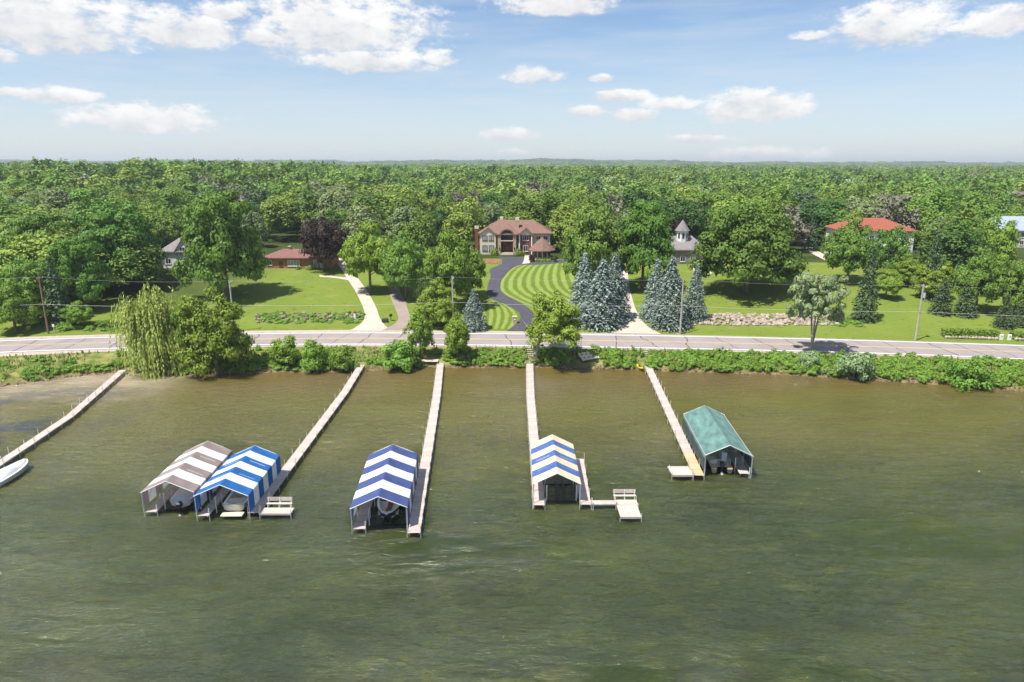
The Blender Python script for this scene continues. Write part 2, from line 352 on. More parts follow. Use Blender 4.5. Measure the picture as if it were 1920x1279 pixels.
def water_mat():
    m = bpy.data.materials.new('lake_water'); m.use_nodes = True; nt = m.node_tree; N = nt.nodes; L = nt.links
    b = N['Principled BSDF']; b.inputs['Roughness'].default_value = .075; b.inputs['IOR'].default_value = 1.40; b.inputs['Specular IOR Level'].default_value = 1.0
    tc = N.new('ShaderNodeTexCoord'); P = tc.outputs['Object']
    def mapped(sc, rz=0):
        mp = N.new('ShaderNodeMapping'); mp.inputs['Scale'].default_value = sc; mp.inputs['Rotation'].default_value = (0, 0, rz); L.new(P, mp.inputs[0]); return mp.outputs[0]
    def noise(vec, s, d=4, r=.55, dist=0):
        n = N.new('ShaderNodeTexNoise'); n.inputs['Scale'].default_value = s; n.inputs['Detail'].default_value = d; n.inputs['Roughness'].default_value = r
        n.inputs['Distortion'].default_value = dist; L.new(vec, n.inputs['Vector']); return n.outputs['Fac']
    def M(op, a, c=None, clamp=False):
        n = N.new('ShaderNodeMath'); n.operation = op; n.use_clamp = clamp
        for i, k in enumerate((a, c)):
            if k is None: continue
            if isinstance(k, (int, float)): n.inputs[i].default_value = k
            else: L.new(k, n.inputs[i])
        return n.outputs[0]
    def ramp(f, a, c, lo=0., hi=1.):
        r = N.new('ShaderNodeMapRange'); r.interpolation_type = 'SMOOTHSTEP'; r.inputs[1].default_value = a; r.inputs[2].default_value = c; r.inputs[3].default_value = lo; r.inputs[4].default_value = hi; L.new(f, r.inputs[0]); return r.outputs[0]
    def mix(f, a, c):
        x = N.new('ShaderNodeMix'); x.data_type = 'RGBA'
        for i, k in ((0, f), (6, a), (7, c)):
            if isinstance(k, tuple): x.inputs[i].default_value = (*k, 1)
            elif isinstance(k, float): x.inputs[i].default_value = k
            else: L.new(k, x.inputs[i])
        return x.outputs[2]
    sx = N.new('ShaderNodeSeparateXYZ'); L.new(P, sx.inputs[0])
    big = noise(mapped((.03, .05, 1)), 1, 4)
    yb = M('ADD', sx.outputs[1], M('MULTIPLY', M('SUBTRACT', big, .5), 30))
    col = mix(ramp(big, .35, .65), (.023,.035,.005), (.040,.052,.005))                   # deep, weedy green
    pat = noise(mapped((.26, .36, 1), -.5), 1, 7, .65)
    col = mix(ramp(pat, .50, .70, 0, .5), col, (.066,.078,.006)); col = mix(ramp(pat, .46, .30, 0, .5), col, (.019,.025,.009))
    col = mix(ramp(yb, 62, 98, 0, .85), col, (.118,.106,.018))                                 # shallower, olive
    col = mix(ramp(yb, 95, 114), col, (.125,.092,.022))                                  # sandy brown by the bank
    wd = noise(mapped((.10, .14, 1)), 1, 6, .65)
    left = ramp(sx.outputs[0], -78, -48, 1, 0)
    col = mix(M('MULTIPLY', ramp(wd, .50, .60), M('MULTIPLY', left, ramp(sx.outputs[1], 60, 78))), col, (.022,.030,.045))   # weed beds off the left bank
    shal = M('MULTIPLY', ramp(sx.outputs[0], -62, -50, 1, 0), ramp(yb, 96, 103))
    col = mix(M('MULTIPLY', shal, ramp(wd, .36, .62, 1., .45)), col, (.36,.30,.21))         # silt flat at the left bank
    L.new(col, b.inputs['Base Color'])
    h1 = noise(mapped((.35, 1.15, 1), .10), 1.0, 6, .6, .5)
    h2 = noise(mapped((1.5, 3.8, 1), -.18), 1.0, 5, .6, .4)
    gust = noise(mapped((.035, .11, 1), -.55), 1, 5, .6)
    hh = M('ADD', M('MULTIPLY', h1, 1.0), M('MULTIPLY', h2, .5))
    bp = N.new('ShaderNodeBump'); bp.inputs['Distance'].default_value = .85; L.new(ramp(gust, .35, .65, .45, 1.0), bp.inputs['Strength']); L.new(hh, bp.inputs['Height']); L.new(bp.outputs[0], b.inputs['Normal'])
    return m
def make_water():
    x0, x1, y0, y1, st = -112., 112., 26., 124., .22
    xs = np.arange(x0, x1+.01, st); ys = np.arange(y0, y1+.01, st); X, Y = np.meshgrid(xs, ys); Z = np.zeros_like(X)
    for i in range(60):
        lam = .62*2**rng.uniform(0, 2.5); th = -math.pi/2+.22+rng.normal()*.45; k = 2*math.pi/lam; ph = rng.uniform(0, 6.28)
        env = .5+.5*np.sin(X*rng.uniform(-.2, .2)+Y*rng.uniform(-.2, .2)+rng.uniform(0, 6.28))
        a = k*(X*math.cos(th)+Y*math.sin(th))+ph
        Z += .0122*lam**.75*env*(np.sin(a)+.25*np.cos(2*a))
    gust = .8+.4*np.sin(X*.05+Y*.08+1)*np.sin(X*.031-Y*.06)
    Z = Z*gust*(.35+.65*sstep(3, 30, ysf(X)-Y))
    n, m_ = X.shape; idx = np.arange(n*m_).reshape(n, m_)
    F = np.stack([idx[:-1, :-1], idx[:-1, 1:], idx[1:, 1:], idx[1:, :-1]], -1)
    F = F[np.abs(X[:-1, :-1]) < .80*Y[:-1, :-1]+14].reshape(-1, 4)
    used = np.unique(F); re_ = np.full(n*m_, -1); re_[used] = np.arange(len(used)); F = re_[F]; b = len(used)
    V = np.concatenate([np.stack([X, Y, Z], -1).reshape(-1, 3)[used], np.array([(-900,-500,-.22),(900,-500,-.22),(900,150,-.22),(-900,150,-.22)], float)])
    me = bpy.data.meshes.new('lake_water'); me.from_pydata(V, [], np.concatenate([F, np.array([(b, b+1, b+2, b+3)])])); me.materials.append(water_mat()); me.polygons.foreach_set('use_smooth', [True]*len(me.polygons)); me.update()
    tag(link('lake_water', me), kind='structure')
make_water()

# ------------------------------------------------------------------ road
def strip(name, A, B, mat_, dz, n=240, x0=-290, x1=290):
    xs = np.linspace(x0, x1, n); ya = interp_ext(xs, *A); yb = interp_ext(xs, *B); m = MB()
    vs = [(x, y, dz) for x, y in zip(xs, ya)]+[(x, y, dz) for x, y in zip(xs, yb)]
    m.add(vs, [(i, i+1, n+i+1, n+i) for i in range(n-1)]); return m.build(name, mat_)
def offl(A, d): return (A[0], A[1]+d)
def road_mat():
    m = mat('road_asphalt', (.285,.252,.245), .85, .10, .25, bump=.1); nt = m.node_tree; N = nt.nodes; L = nt.links
    return m
m_road = road_mat()
m_gravel = mat('gravel_shoulder', (.42,.355,.29), .95, .18, 1.5, bump=.3)
m_line = mat('road_paint', (.80,.79,.76), .7, .10, 2)
m_yline = mat('yellow_road_paint', (.66,.47,.16), .7, .12, 2)
m_tar = mat('tar', (.09,.08,.075), .6, .2, 3)
tag(strip('road', R_NEAR, R_FAR, m_gravel, ZR-.02), kind='structure')
tag(strip('road_lanes', offl(R_NL, -.7), offl(R_FL, .8), m_road, ZR), kind='structure')
for A, nm, mm, wd in ((R_NL, 'edge_line', m_line, .19), (R_FL, 'edge_line', m_line, .19)):
    tag(strip(nm, offl(A, -wd), offl(A, wd), mm, ZR+.012), kind='structure')
for dy in (-.26, .10): tag(strip('centre_line', offl(R_C, dy), offl(R_C, dy+.17), m_yline, ZR+.012), kind='structure')
xk = -150.; cr = MB()
while xk < 150:           # transverse tar-sealed cracks
    y0 = float(interp_ext(xk, *R_NL))-.6; y1 = float(interp_ext(xk, *R_FL))+.7
    lean = random.uniform(-2.5, 2.5)-xk*.012; n = 9; jig = [random.uniform(-.28, .28) for _ in range(n)]
    pts = [(xk+lean*(i/(n-1)-.5)+jig[i], y0+(y1-y0)*i/(n-1)) for i in range(n)]
    hw = random.uniform(.05, .11)
    k = [(x-hw, y, ZR+.008) for x, y in pts]+[(x+hw, y, ZR+.008) for x, y in pts]
    cr.add(k, [(i, n+i, n+i+1, i+1) for i in range(n-1)])
    xk += random.choice([4.5, 6, 7.5, 9])*random.uniform(.8, 1.2)
tag(cr.build('road_crack', m_tar), kind='structure')

# ------------------------------------------------------------------ driveways and mown lawns (sheets laid on the ground)
def resample(pts, n):
    pts = [Vector(p) for p in pts]; d = [0]
    for a, c in zip(pts, pts[1:]): d.append(d[-1]+(c-a).length)
    t = np.linspace(0, d[-1], n); A = np.array([tuple(p) for p in pts])
    R = np.stack([np.interp(t, d, A[:, i]) for i in range(3)], 1)
    if n > 12:
        k = np.ones(5)/5; Q = R.copy()
        for i in range(3): Q[2:-2, i] = np.convolve(R[:, i], k, 'valid')
        R = Q
    return R
def sheet(name, left, right, mat_, dz=.06, n=48, mcol=10):
    A = resample([G(u, v) for u, v in left], n); B = resample([G(u, v) for u, v in right], n)
    T = np.linspace(0, 1, mcol); V = A[:, None]*(1-T)[None, :, None]+B[:, None]*T[None, :, None]
    V[..., 2] = np.maximum(H(V[..., 0], V[..., 1]), 2.1)+dz
    idx = np.arange(n*mcol).reshape(n, mcol)
    F = np.stack([idx[:-1, :-1], idx[:-1, 1:], idx[1:, 1:], idx[1:, :-1]], -1).reshape(-1, 4)
    me = bpy.data.meshes.new(name); me.from_pydata(V.reshape(-1, 3).tolist(), [], F.tolist()); me.materials.append(mat_)
    uv = me.uv_layers.new(name='UVMap'); U = np.tile(T[None, :], (n, 1)).reshape(-1); Vv = np.repeat(np.linspace(0, 1, n), mcol)
    li = np.zeros(len(me.loops), np.int32); me.loops.foreach_get('vertex_index', li)
    uv.data.foreach_set('uv', np.stack([U[li], Vv[li]], 1).reshape(-1).astype(np.float32))
    me.polygons.foreach_set('use_smooth', [True]*len(me.polygons))
    return tag(link(name, me), kind='structure')
def mow_mat(name, n):
    m = bpy.data.materials.new(name); m.use_nodes = True; nt = m.node_tree; N = nt.nodes; L = nt.links
    b = N['Principled BSDF']; b.inputs['Roughness'].default_value = .9; b.inputs['Specular IOR Level'].default_value = .1
    uv = N.new('ShaderNodeUVMap'); sp = N.new('ShaderNodeSeparateXYZ'); L.new(uv.outputs[0], sp.inputs[0])
    a = N.new('ShaderNodeMath'); a.operation = 'MULTIPLY'; a.inputs[1].default_value = n*2*math.pi; L.new(sp.outputs[0], a.inputs[0])
    tq = N.new('ShaderNodeTexCoord'); nq = N.new('ShaderNodeTexNoise'); nq.inputs['Scale'].default_value = .5; nq.inputs['Detail'].default_value = 6; L.new(tq.outputs['Object'], nq.inputs['Vector'])
    aq = N.new('ShaderNodeMath'); aq.operation = 'MULTIPLY_ADD'; aq.inputs[1].default_value = 2.2; L.new(nq.outputs['Fac'], aq.inputs[0]); L.new(a.outputs[0], aq.inputs[2])
    s = N.new('ShaderNodeMath'); s.operation = 'SINE'; L.new(aq.outputs[0], s.inputs[0])
    r = N.new('ShaderNodeMapRange'); r.interpolation_type = 'SMOOTHSTEP'; r.inputs[1].default_value = -.7; r.inputs[2].default_value = .7; L.new(s.outputs[0], r.inputs[0])
    no = N.new('ShaderNodeTexNoise'); no.inputs['Scale'].default_value = 1.2; no.inputs['Detail'].default_value = 8; tc = N.new('ShaderNodeTexCoord'); L.new(tc.outputs['Object'], no.inputs['Vector'])
    mx = N.new('ShaderNodeMix'); mx.data_type = 'RGBA'; mx.inputs[6].default_value = (.115,.165,.022, 1); mx.inputs[7].default_value = (.215,.28,.065, 1); L.new(r.outputs[0], mx.inputs[0])
    m2 = N.new('ShaderNodeMix'); m2.data_type = 'RGBA'; m2.blend_type = 'MULTIPLY'; m2.inputs[0].default_value = .5; L.new(mx.outputs[2], m2.inputs[6])
    r2 = N.new('ShaderNodeMapRange'); r2.inputs[1].default_value = .3; r2.inputs[2].default_value = .7; r2.inputs[3].default_value = .7; r2.inputs[4].default_value = 1.2; L.new(no.outputs['Fac'], r2.inputs[0])
    L.new(r2.outputs[0], m2.inputs[7]); L.new(m2.outputs[2], b.inputs['Base Color']); return m
sheet('mown_lawn', [(985,494.5),(965,500),(953,510),(940,526),(938,543),(948,553.5),(978,568),(1040,590)], [(1072,491),(1074,497),(1076,510),(1080,524),(1084,536),(1090,545),(1100,552),(1125,562)], mow_mat('mown_stripes', 8.5), .04, 60, 40)
sheet('mown_lawn', [(905,560),(906,575),(905,590),(904,605),(903,617)], [(950,571),(972,582),(980,594),(975,606),(965,618)], mow_mat('mown_arcs', 5), .04, 40, 24)
sheet('driveway', [(930,482.5),(940,485),(942,491),(940,497),(925,501),(916,506),(921,517),(915,533),(912,552),(921,561),(949,571),(972,584),(978,597),(966,610),(950,620.5)],
      [(986,482.5),(986,488),(984,494),(978,496.5),(963,500.5),(952,510),(939,526),(937,543),(947,554),(977,568),(1000,585),(1004,597),(996,610),(990,621)], m_asph, .07, 70, 8)
sheet('driveway', [(984,487.5),(1010,490),(1040,488),(1075,486)], [(978,497),(1010,497),(1040,494.5),(1075,492)], m_asph, .064, 20, 5)
sheet('driveway', [(612,485),(632,492),(648,518),(667,547),(682,578),(686,600),(672,612),(655,620)], [(640,484),(650,490),(664,513),(687,543),(706,577),(713,601),(722,612),(735,620)], m_conc, .06, 40, 6)
sheet('driveway', [(730,520),(727,540),(733,560),(745,588),(749,602),(735,611),(715,620)], [(746,520),(747,540),(760,567),(769,593),(772,606),(774,612),(778,620)], m_taupe, .068, 40, 6)
sheet('driveway', [(1160,500),(1163,517),(1167,547),(1167,577),(1164,604),(1145,625)], [(1176,500),(1177,515),(1182,547),(1190,577),(1206,607),(1240,627)], m_conc, .06, 40, 6)
sheet('footpath', [(598,516),(625,518),(652,521)], [(600,519.5),(625,521),(655,526)], m_conc, .05, 14, 3)
sheet('footpath', [(1490,444),(1505,452),(1512,468),(1530,481),(1548,489)], [(1512,444),(1516,452),(1522,464),(1540,475),(1560,484)], m_conc, .05, 20, 4)
sheet('patio', [(1300,508),(1310,515),(1330,517)], [(1300,489),(1320,492),(1342,505)], m_conc, .06, 16, 5)
sheet('entrance_walk', [(984,479.5),(982,490),(979,495.5)], [(1000,479.5),(998,489),(992,494)], m_conc, .09, 14, 4)
sheet('garden_bed', [(907,487),(922,486),(938,489)], [(907,494),(922,495),(937,494)], m_mulch, .08, 14, 4)

# ------------------------------------------------------------------ docks
ZD = .62
def section_mesh(l, w, m, boards_along=False):
    k = MB(); n = max(2, int(round(l/.15))); p = l/n
    for i in range(n):
        j = random.uniform(-.004, .004); k.box(-w/2+random.uniform(-.01, .01), w/2+random.uniform(-.01, .01), i*p+.009, (i+1)*p-.009, -.04+j, j)
    k.box(-w/2+.06, -w/2+.12, .015, l-.015, -.19, -.045); k.box(w/2-.12, w/2-.06, .015, l-.015, -.19, -.045)
    return k.mesh('deck_section', m)
def post(parent, p, top, bot=-1.9, r=.04, m=None, name='post'):
    k = MB(); k.tube((0, 0, bot), (0, 0, top), r, r, 6); return k.build(name, m or m_pipe, parent, (p[0]-parent.location.x, p[1]-parent.location.y, 0))
def dock_run(root, pts, w, tall=(.25, .9), newfrac=0, z=ZD, sides=(1, 1)):
    o = root.location
    for a, c in zip(pts, pts[1:]):
        a = Vector(a); c = Vector(c); d = c-a; l = d.length; n = max(1, round(l/3.05)); ang = math.atan2(d.y, d.x)-math.pi/2
        nrm = Vector((math.cos(ang), math.sin(ang), 0)); meshes = [section_mesh(l/n, w, m_wood) for _ in range(min(n, 3))]; mn = section_mesh(l/n, w, m_woodnew) if newfrac else None
        for i in range(n):
            p = a+d*(i/n); me = meshes[i % len(meshes)]
            if newfrac and i >= n*(1-newfrac): me = mn
            link('deck_section', me, root, (p.x-o.x, p.y-o.y, z+random.uniform(-.012, .012)), ang+random.uniform(-.006, .006))
            for s in (-1, 1):
                if sides[0 if s < 0 else 1]: post(root, p+nrm*s*(w/2+.05)+d.normalized()*.2, z+random.uniform(*tall))
    c = Vector(pts[-1])
    for s in (-1, 1):
        q = c+nrm*s*(w/2+.05)-d.normalized()*.1; post(root, q, z+tall[1]*.8)
def Wd(u, v): return W(u, v, ZD)
def dock(label, px, w, **k):
    pts = [Wd(u, v) for u, v in px]; r = thing('dock', label, 'dock', (pts[0].x, pts[0].y, 0)); dock_run(r, pts, w, **k); return r
def platform(root, quad, across=True):
    """rectangular platform of separately visible planks: quad = near-left, near-right, far-right, far-left world points"""
    o = root.location; nl, nr, fr, fl = [Vector(q) for q in quad]
    L_ = (nr-nl).length; n = max(3, round(L_/.24)); D = ((fl-nl).length+(fr-nr).length)/2
    k = MB(); p = L_/n; k.box(.012, p-.012, 0, D, -.04, 0); me = k.mesh('plank', m_wood)
    ang = math.atan2((nr-nl).y, (nr-nl).x)
    for i in range(n):
        q = nl+(nr-nl)*(i/n); link('plank', me, root, (q.x-o.x, q.y-o.y, ZD+.004+random.uniform(-.006, .006)), ang)
    f = MB(); f.box(0, L_, .02, .07, -.2, -.045); f.box(0, L_, D-.07, D-.02, -.2, -.045); f.build('platform_frame', m_wood, root, (nl.x-o.x, nl.y-o.y, ZD), ang)
    for q in (nl, nr, fr, fl): post(root, q, ZD+random.uniform(.1, .5))
def bench(label, a, c, rz_flip=False):
    a = Vector(a); c = Vector(c); L_ = (c-a).length; ang = math.atan2((c-a).y, (c-a).x)
    r = thing('bench', label, 'bench', (a.x, a.y, ZD), ang)
    for z in (.62, .84): MB().box(0, L_, .40, .44, z, z+.19).build('back_slat', m_wood, r)
    for y in (-.02, .16): MB().box(0, L_, y, y+.16, .42, .46).build('seat_slat', m_wood, r)
    for x in (.1, L_/2-.03, L_-.16):
        MB().box(x, x+.06, .34, .396, 0, 1.02).build('back_post', m_white, r); MB().box(x, x+.06, .0, .06, 0, .418).build('leg', m_white, r)

dock('long grey plank dock at the left edge running to the silt flat', [(230,694),(130.5,780),(-2,869),(-90,928)], 1.15)
d1 = dock('bent grey dock beside the blue and white striped canopy', [(679,682),(646,735),(476,961)], 1.2, newfrac=.07)
d2 = dock('straight plank dock beside the navy and white striped canopy', [(828,659),(819,740),(776,999)], 1.2)
d3 = dock('plank dock leading to the cream and blue canopy with side platform', [(993,681),(994.5,740),(1010.5,947)], 1.2)
dock_run(d3, [Wd(1085.5,860), Wd(1098,946)], 1.15)
dock_run(d3, [Wd(1108,942), Wd(1157,942)], .9, tall=(.05, .5))
platform(d3, [Wd(1155,947), Wd(1197,947), Wd(1193,937), Wd(1152.5,937)])
platform(d3, [Wd(1163,969.5), Wd(1203,969.5), Wd(1197,947.4), Wd(1158,947.4)])
d4 = dock('slanting plank dock along the green canopy with side platform', [(1213.5,684),(1310,891)], 1.25, newfrac=.18)
platform(d4, [Wd(1260,891), Wd(1300.5,891), Wd(1294.5,874.5), Wd(1255,874.5)])
platform(d1, [Wd(486.5,963), Wd(545,963), Wd(547.5,952), Wd(495,952)])
bench('white framed bench at the end of the bent dock', Wd(500,952.5), Wd(547,952.5))
bench('wooden bench on the platform right of the cream canopy', Wd(1150,937.5), Wd(1192.5,937.5))

# ------------------------------------------------------------------ boat canopies
def fabric(name, c): return mat(name, c, .75, .13, .9, bump=.35, trans=.22)
f_white = fabric('white_canvas', (.80,.80,.80)); f_brown = fabric('taupe_canvas', (.29,.235,.22)); f_blue = fabric('bright_blue_canvas', (.022,.135,.40))
f_navy = fabric('navy_canvas', (.065,.095,.25)); f_cream = fabric('cream_canvas', (.82,.65,.45)); f_steel = mat('faded_blue_canvas', (.075,.15,.38), .7, .28, 2.5, trans=.2)
def green_mat():
    m = mat('weathered_green_canvas', (.125,.235,.21), .7, .36, 1.3, trans=.12, stretch=(1.2,.5,1)); return m
f_green = green_mat()
def canopy(label, fl, fr, bl, br, cols, walls, skirt=.95, rise=1.2, he=2.86, roundeave=False, side=None):
    FL, FR, BL, BR = [W(u, v, he) for u, v in (fl, fr, bl, br)]
    f = (FL+FR)/2; b = (BL+BR)/2; ax = b-f; L_ = ax.length; ang = math.atan2(ax.y, ax.x)-math.pi/2
    Wd_ = ((FR-FL).length+(BR-BL).length)/2
    nx = Vector((math.cos(ang), math.sin(ang), 0)); Wd_ = abs((FR-FL).dot(nx))*.5+abs((BR-BL).dot(nx))*.5
    r = thing('boat_canopy', label, 'boat canopy', (f.x, f.y, 0), ang)
    n = len(cols); hw = Wd_/2
    def prof(y, sag, off):
        zl = skirt if walls[0] and not side else he-.5; zr = skirt if walls[1] and not side else he-.5
        P = [(-hw-.03, zl)]
        if roundeave: P += [(-hw-.03, he-.45), (-hw+.08, he-.14), (-hw+.35, he+.06)]
        else: P += [(-hw-.03, he-.03), (-hw+.05, he+.03)]
        for t in (.25, .5, .75): P.append((-hw*(1-t), he+rise*t-sag))
        P.append((-.06, he+rise)); P.append((.06, he+rise))
        Q = [(-x, z) for x, z in P[::-1]]; Q[-1] = (hw+.03, zr)
        return P[:-1]+Q[1:] if False else P+Q[2:]
    for i, cm in enumerate(cols):
        y0, y1 = L_*i/n, L_*(i+1)/n; k = MB(); ny = 5; rows = []
        for j in range(ny):
            t = j/(ny-1); y = y0+(y1-y0)*t; sag = .06*math.sin(math.pi*t)+random.uniform(0, .04)
            rows.append([(x, y, z) for x, z in prof(y, sag, 0)])
        mcount = len(rows[0])
        vs = [p for rw in rows for p in rw]
        inner = [(p[0]*.992, p[1], p[2]-.02 if 0 < q % mcount < mcount-1 else p[2]) for q, p in enumerate(vs)]
        fo = [(j*mcount+q, j*mcount+q+1, (j+1)*mcount+q+1, (j+1)*mcount+q) for j in range(ny-1) for q in range(mcount-1)]
        k.add(vs, [tuple(reversed(f_)) for f_ in fo])
        k.build('cover_panel', cm, r, smooth=False)
    if side:
        for s in (-1, 1):
            k = MB(); k.box(min(s*(hw+.03), s*(hw+.05)), max(s*(hw+.03), s*(hw+.05)), .0, L_, skirt, he-.47); k.build('side_panel', side, r)
    # tube frame
    npost = max(3, round(L_/3))
    for i in range(npost+1):
        y = .06+(L_-.12)*i/npost
        for s in (-1, 1): MB().tube((s*(hw-.06), y, -1.9), (s*(hw-.06), y, he-.08), .045, n=6).build('post', m_pipe, r)
        a = MB()
        e = .3 if roundeave else 0
        a.path([(-hw+.06, y, he-.09-e), (-hw+.06+e*.7, y, he-.05), (0, y, he+rise-.09), (hw-.06-e*.7, y, he-.05), (hw-.06, y, he-.09-e)], [.04]*5, 6); a.build('rafter', m_pipe, r)
    for s in (-1, 1): MB().tube((s*(hw-.05), .08, he-.12), (s*(hw-.05), L_-.08, he-.12), .035, n=6).build('eave_rail', m_pipe, r)
    MB().tube((0, .08, he+rise-.16), (0, L_-.08, he+rise-.16), .035, n=6).build('ridge_rail', m_pipe, r)
    # white edge rope laced along both gable ends
    for y in (-.02, L_+.02):
        e = MB(); e.path([(-hw-.02, y, he-.06), (0, y, he+rise-.01), (hw+.02, y, he-.06)], [.035]*3, 6); e.build('edge_rope', m_white, r)
    if walls[0]:
        MB().tube((-hw+.06, .1, .9), (-hw+.06, 2.9, he-.2), .03, n=6).build('brace', m_pipe, r)
    return r, L_, hw
def walkway(label, r, x0, x1, L_, group=None):
    """finger dock inside a canopy; coordinates along that canopy's own axis"""
    M_ = Matrix.Rotation(r.rotation_euler.z, 4, 'Z'); T = thing('finger_dock', label, 'dock', r.location, r.rotation_euler.z)
    n = max(1, round(L_/3.05)); me = section_mesh(L_/n, x1-x0, m_wood)
    for i in range(n): link('deck_section', me, T, ((x0+x1)/2, .05+i*(L_-.1)/n, ZD+random.uniform(-.01, .01)))
    for i in range(n+1):
        MB().tube((x1+.05, .2+i*(L_-.4)/n, -1.9), (x1+.05, .2+i*(L_-.4)/n, ZD+.7), .045, n=6).build('post', m_white, T)
    return T
def lift(label, r, x0, x1, L_):
    T = thing('boat_lift', label, 'boat lift', r.location, r.rotation_euler.z)
    for y in (1.6, min(L_-2, 5.6)):
        for x in (x0, x1): MB().tube((x, y, -1.9), (x, y, 1.9), .06, n=8).build('post', m_white, T)
        MB().box(x0, x1, y-.06, y+.06, -.05, .12).build('cross_beam', m_dark, T)
    for x in (x0*.62+x1*.38, x0*.38+x1*.62): MB().box(x-.07, x+.07, 1.2, min(L_-1.6, 6.2), .125, .3).build('bunk', m_dark, T)
    return T
W7 = lambda a, c: [a, c, a, c, a, c, a]
c1, l1, h1 = canopy('taupe and white striped boat canopy, leftmost of the canopies', (265.3,919), (362,926), (350,845), (432.5,845), W7(f_brown, f_white), (1, 1))
c2, l2, h2 = canopy('bright blue and white striped boat canopy', (364.3,928), (464,931), (434,854.5), (524.5,853), W7(f_blue, f_white), (1, 1))
c3, l3, h3 = canopy('navy and white striped boat canopy standing alone', (656.6,953), (763.5,951), (692,852), (783,851), [f_navy, f_white, f_navy, f_white, f_navy, f_white, f_navy], (1, 1))
c4, l4, h4 = canopy('cream and faded blue striped boat canopy with open sides', (1000,907.7), (1089,906.5), (995.7,832.7), (1074.4,832.7), W7(f_cream, f_steel), (0, 0))
c5, l5, h5 = canopy('solid weathered green boat canopy with closed sides', (1322.6,853.8), (1412,853.8), (1282.5,778), (1357.6,775.6), [f_green]*4, (1, 1), roundeave=True, rise=1.25, side=mat('dark_green_mesh', (.055,.075,.078), .8, .35, 1.2, stretch=(1,1,.4)))
walkway('narrow finger dock inside the taupe striped canopy', c1, -h1+.15, -h1+1.25, l1)
walkway('narrow finger dock inside the bright blue striped canopy', c2, -h2+.15, -h2+1.2, l2)
walkway('narrow finger dock inside the navy striped canopy', c3, -h3+.15, -h3+1.3, l3)
walkway('narrow finger dock inside the green canopy', c5, h5-1.35, h5-.25, l5)
for (c_, l_, h_, nm, a, b_) in ((c1, l1, h1, 'taupe striped', 1.45, .25), (c2, l2, h2, 'bright blue striped', 1.4, .3), (c3, l3, h3, 'navy striped', 1.5, .3), (c4, l4, h4, 'cream striped', 1.5, .3)):
    lift('white post boat lift under the %s canopy' % nm, c_, -h_+a, h_-b_, l_)
lift('white post boat lift under the green canopy', c5, -h5+.5, h5-1.5, l5)

# ------------------------------------------------------------------ boats
def hull_pts(L_, B, Hh, t):
    b = B/2*max(.02, (1-max(0, (t-.4)/.6)**2.3))**.62*(.92+.08*min(1, t/.3)); s = Hh*(1+.22*t*t); k = Hh*.05+Hh*.75*max(0, (t-.72)/.28)**2
    return b, s, k
def boat_hull(root, L_, B, Hh, m_h, open_to=.78, floor=.35, deck=m_gel, z0=0):
    n = 16; k = MB(); vs = []
    for i in range(n+1):
        t = i/n; b, s, kz = hull_pts(L_, B, Hh, t); y = t*L_; ch = kz+(s-kz)*.38
        vs += [(-b, y, s+z0), (-b*.86, y, ch+z0), (0, y, kz+z0), (b*.86, y, ch+z0), (b, y, s+z0)]
    fs = [(i*5+j, i*5+j+1, (i+1)*5+j+1, (i+1)*5+j) for i in range(n) for j in range(4)]+[(4, 3, 2, 1, 0)]
    k.add(vs, fs); k.build('hull', m_h, root, smooth=True)
    d = MB(); R = []
    for i in range(n+1):
        t = i/n; b, s, kz = hull_pts(L_, B, Hh, t); y = t*L_; ins = .2 if .05 < t < open_to else None
        w_ = max(.01, b-(.2 if ins else b)); z = s+.03+z0; fl = max(floor, kz+.1)+z0 if ins else z
        R.append([(-b-.03, y, z-.05), (-b-.02, y, z), (-w_, y, z+.02), (-w_*.98, y, fl), (w_*.98, y, fl), (w_, y, z+.02), (b+.02, y, z), (b+.03, y, z-.05)])
    d.add([p for r_ in R for p in r_], [(i*8+j, i*8+j+1, (i+1)*8+j+1, (i+1)*8+j) for i in range(n) for j in range(7)]); d.build('deck', deck, root)
    MB().path([(-hull_pts(L_, B, Hh, i/12)[0]-.02, i/12*L_, hull_pts(L_, B, Hh, i/12)[1]+z0-.02) for i in range(13)]+[(hull_pts(L_, B, Hh, i/12)[0]+.02, i/12*L_, hull_pts(L_, B, Hh, i/12)[1]+z0-.02) for i in range(12, -1, -1)], [.035]*26, 5).build('rub_rail', m_dark, root)
def cover(root, L_, B, Hh, z0=0, m_=None):
    n, mm = 14, 9; vs = []
    for i in range(n+1):
        t = i/n; b, s, kz = hull_pts(L_, B, Hh, t); hump = .12+.42*math.exp(-((t-.45)/.22)**2)*(1 if t < .95 else .3)
        for j in range(mm):
            q = -1+2*j/(mm-1); z = s+z0+.06+hump*(1-abs(q)**1.7)-(.22 if abs(q) == 1 else 0)
            vs.append((q*(b+.06), t*L_*1.005-.02, z+random.uniform(-.02, .02)))
    k = MB(); k.add(vs, [(i*mm+j, i*mm+j+1, (i+1)*mm+j+1, (i+1)*mm+j) for i in range(n) for j in range(mm-1)]+[tuple(range(mm))[::-1]])
    k.build('boat_cover', m_ or m_cover, root, smooth=True)
def rbox(k, x0, x1, y0, y1, z0, z1, t=.08):
    k.add([(x0,y0,z0),(x1,y0,z0),(x1,y1,z0),(x0,y1,z0),(x0,y0,z1-t),(x1,y0,z1-t),(x1,y1,z1-t),(x0,y1,z1-t),(x0+t,y0+t,z1),(x1-t,y0+t,z1),(x1-t,y1-t,z1),(x0+t,y1-t,z1)],
          [(0,3,2,1),(0,1,5,4),(1,2,6,5),(2,3,7,6),(3,0,4,7),(4,5,9,8),(5,6,10,9),(6,7,11,10),(7,4,8,11),(8,9,10,11)]); return k
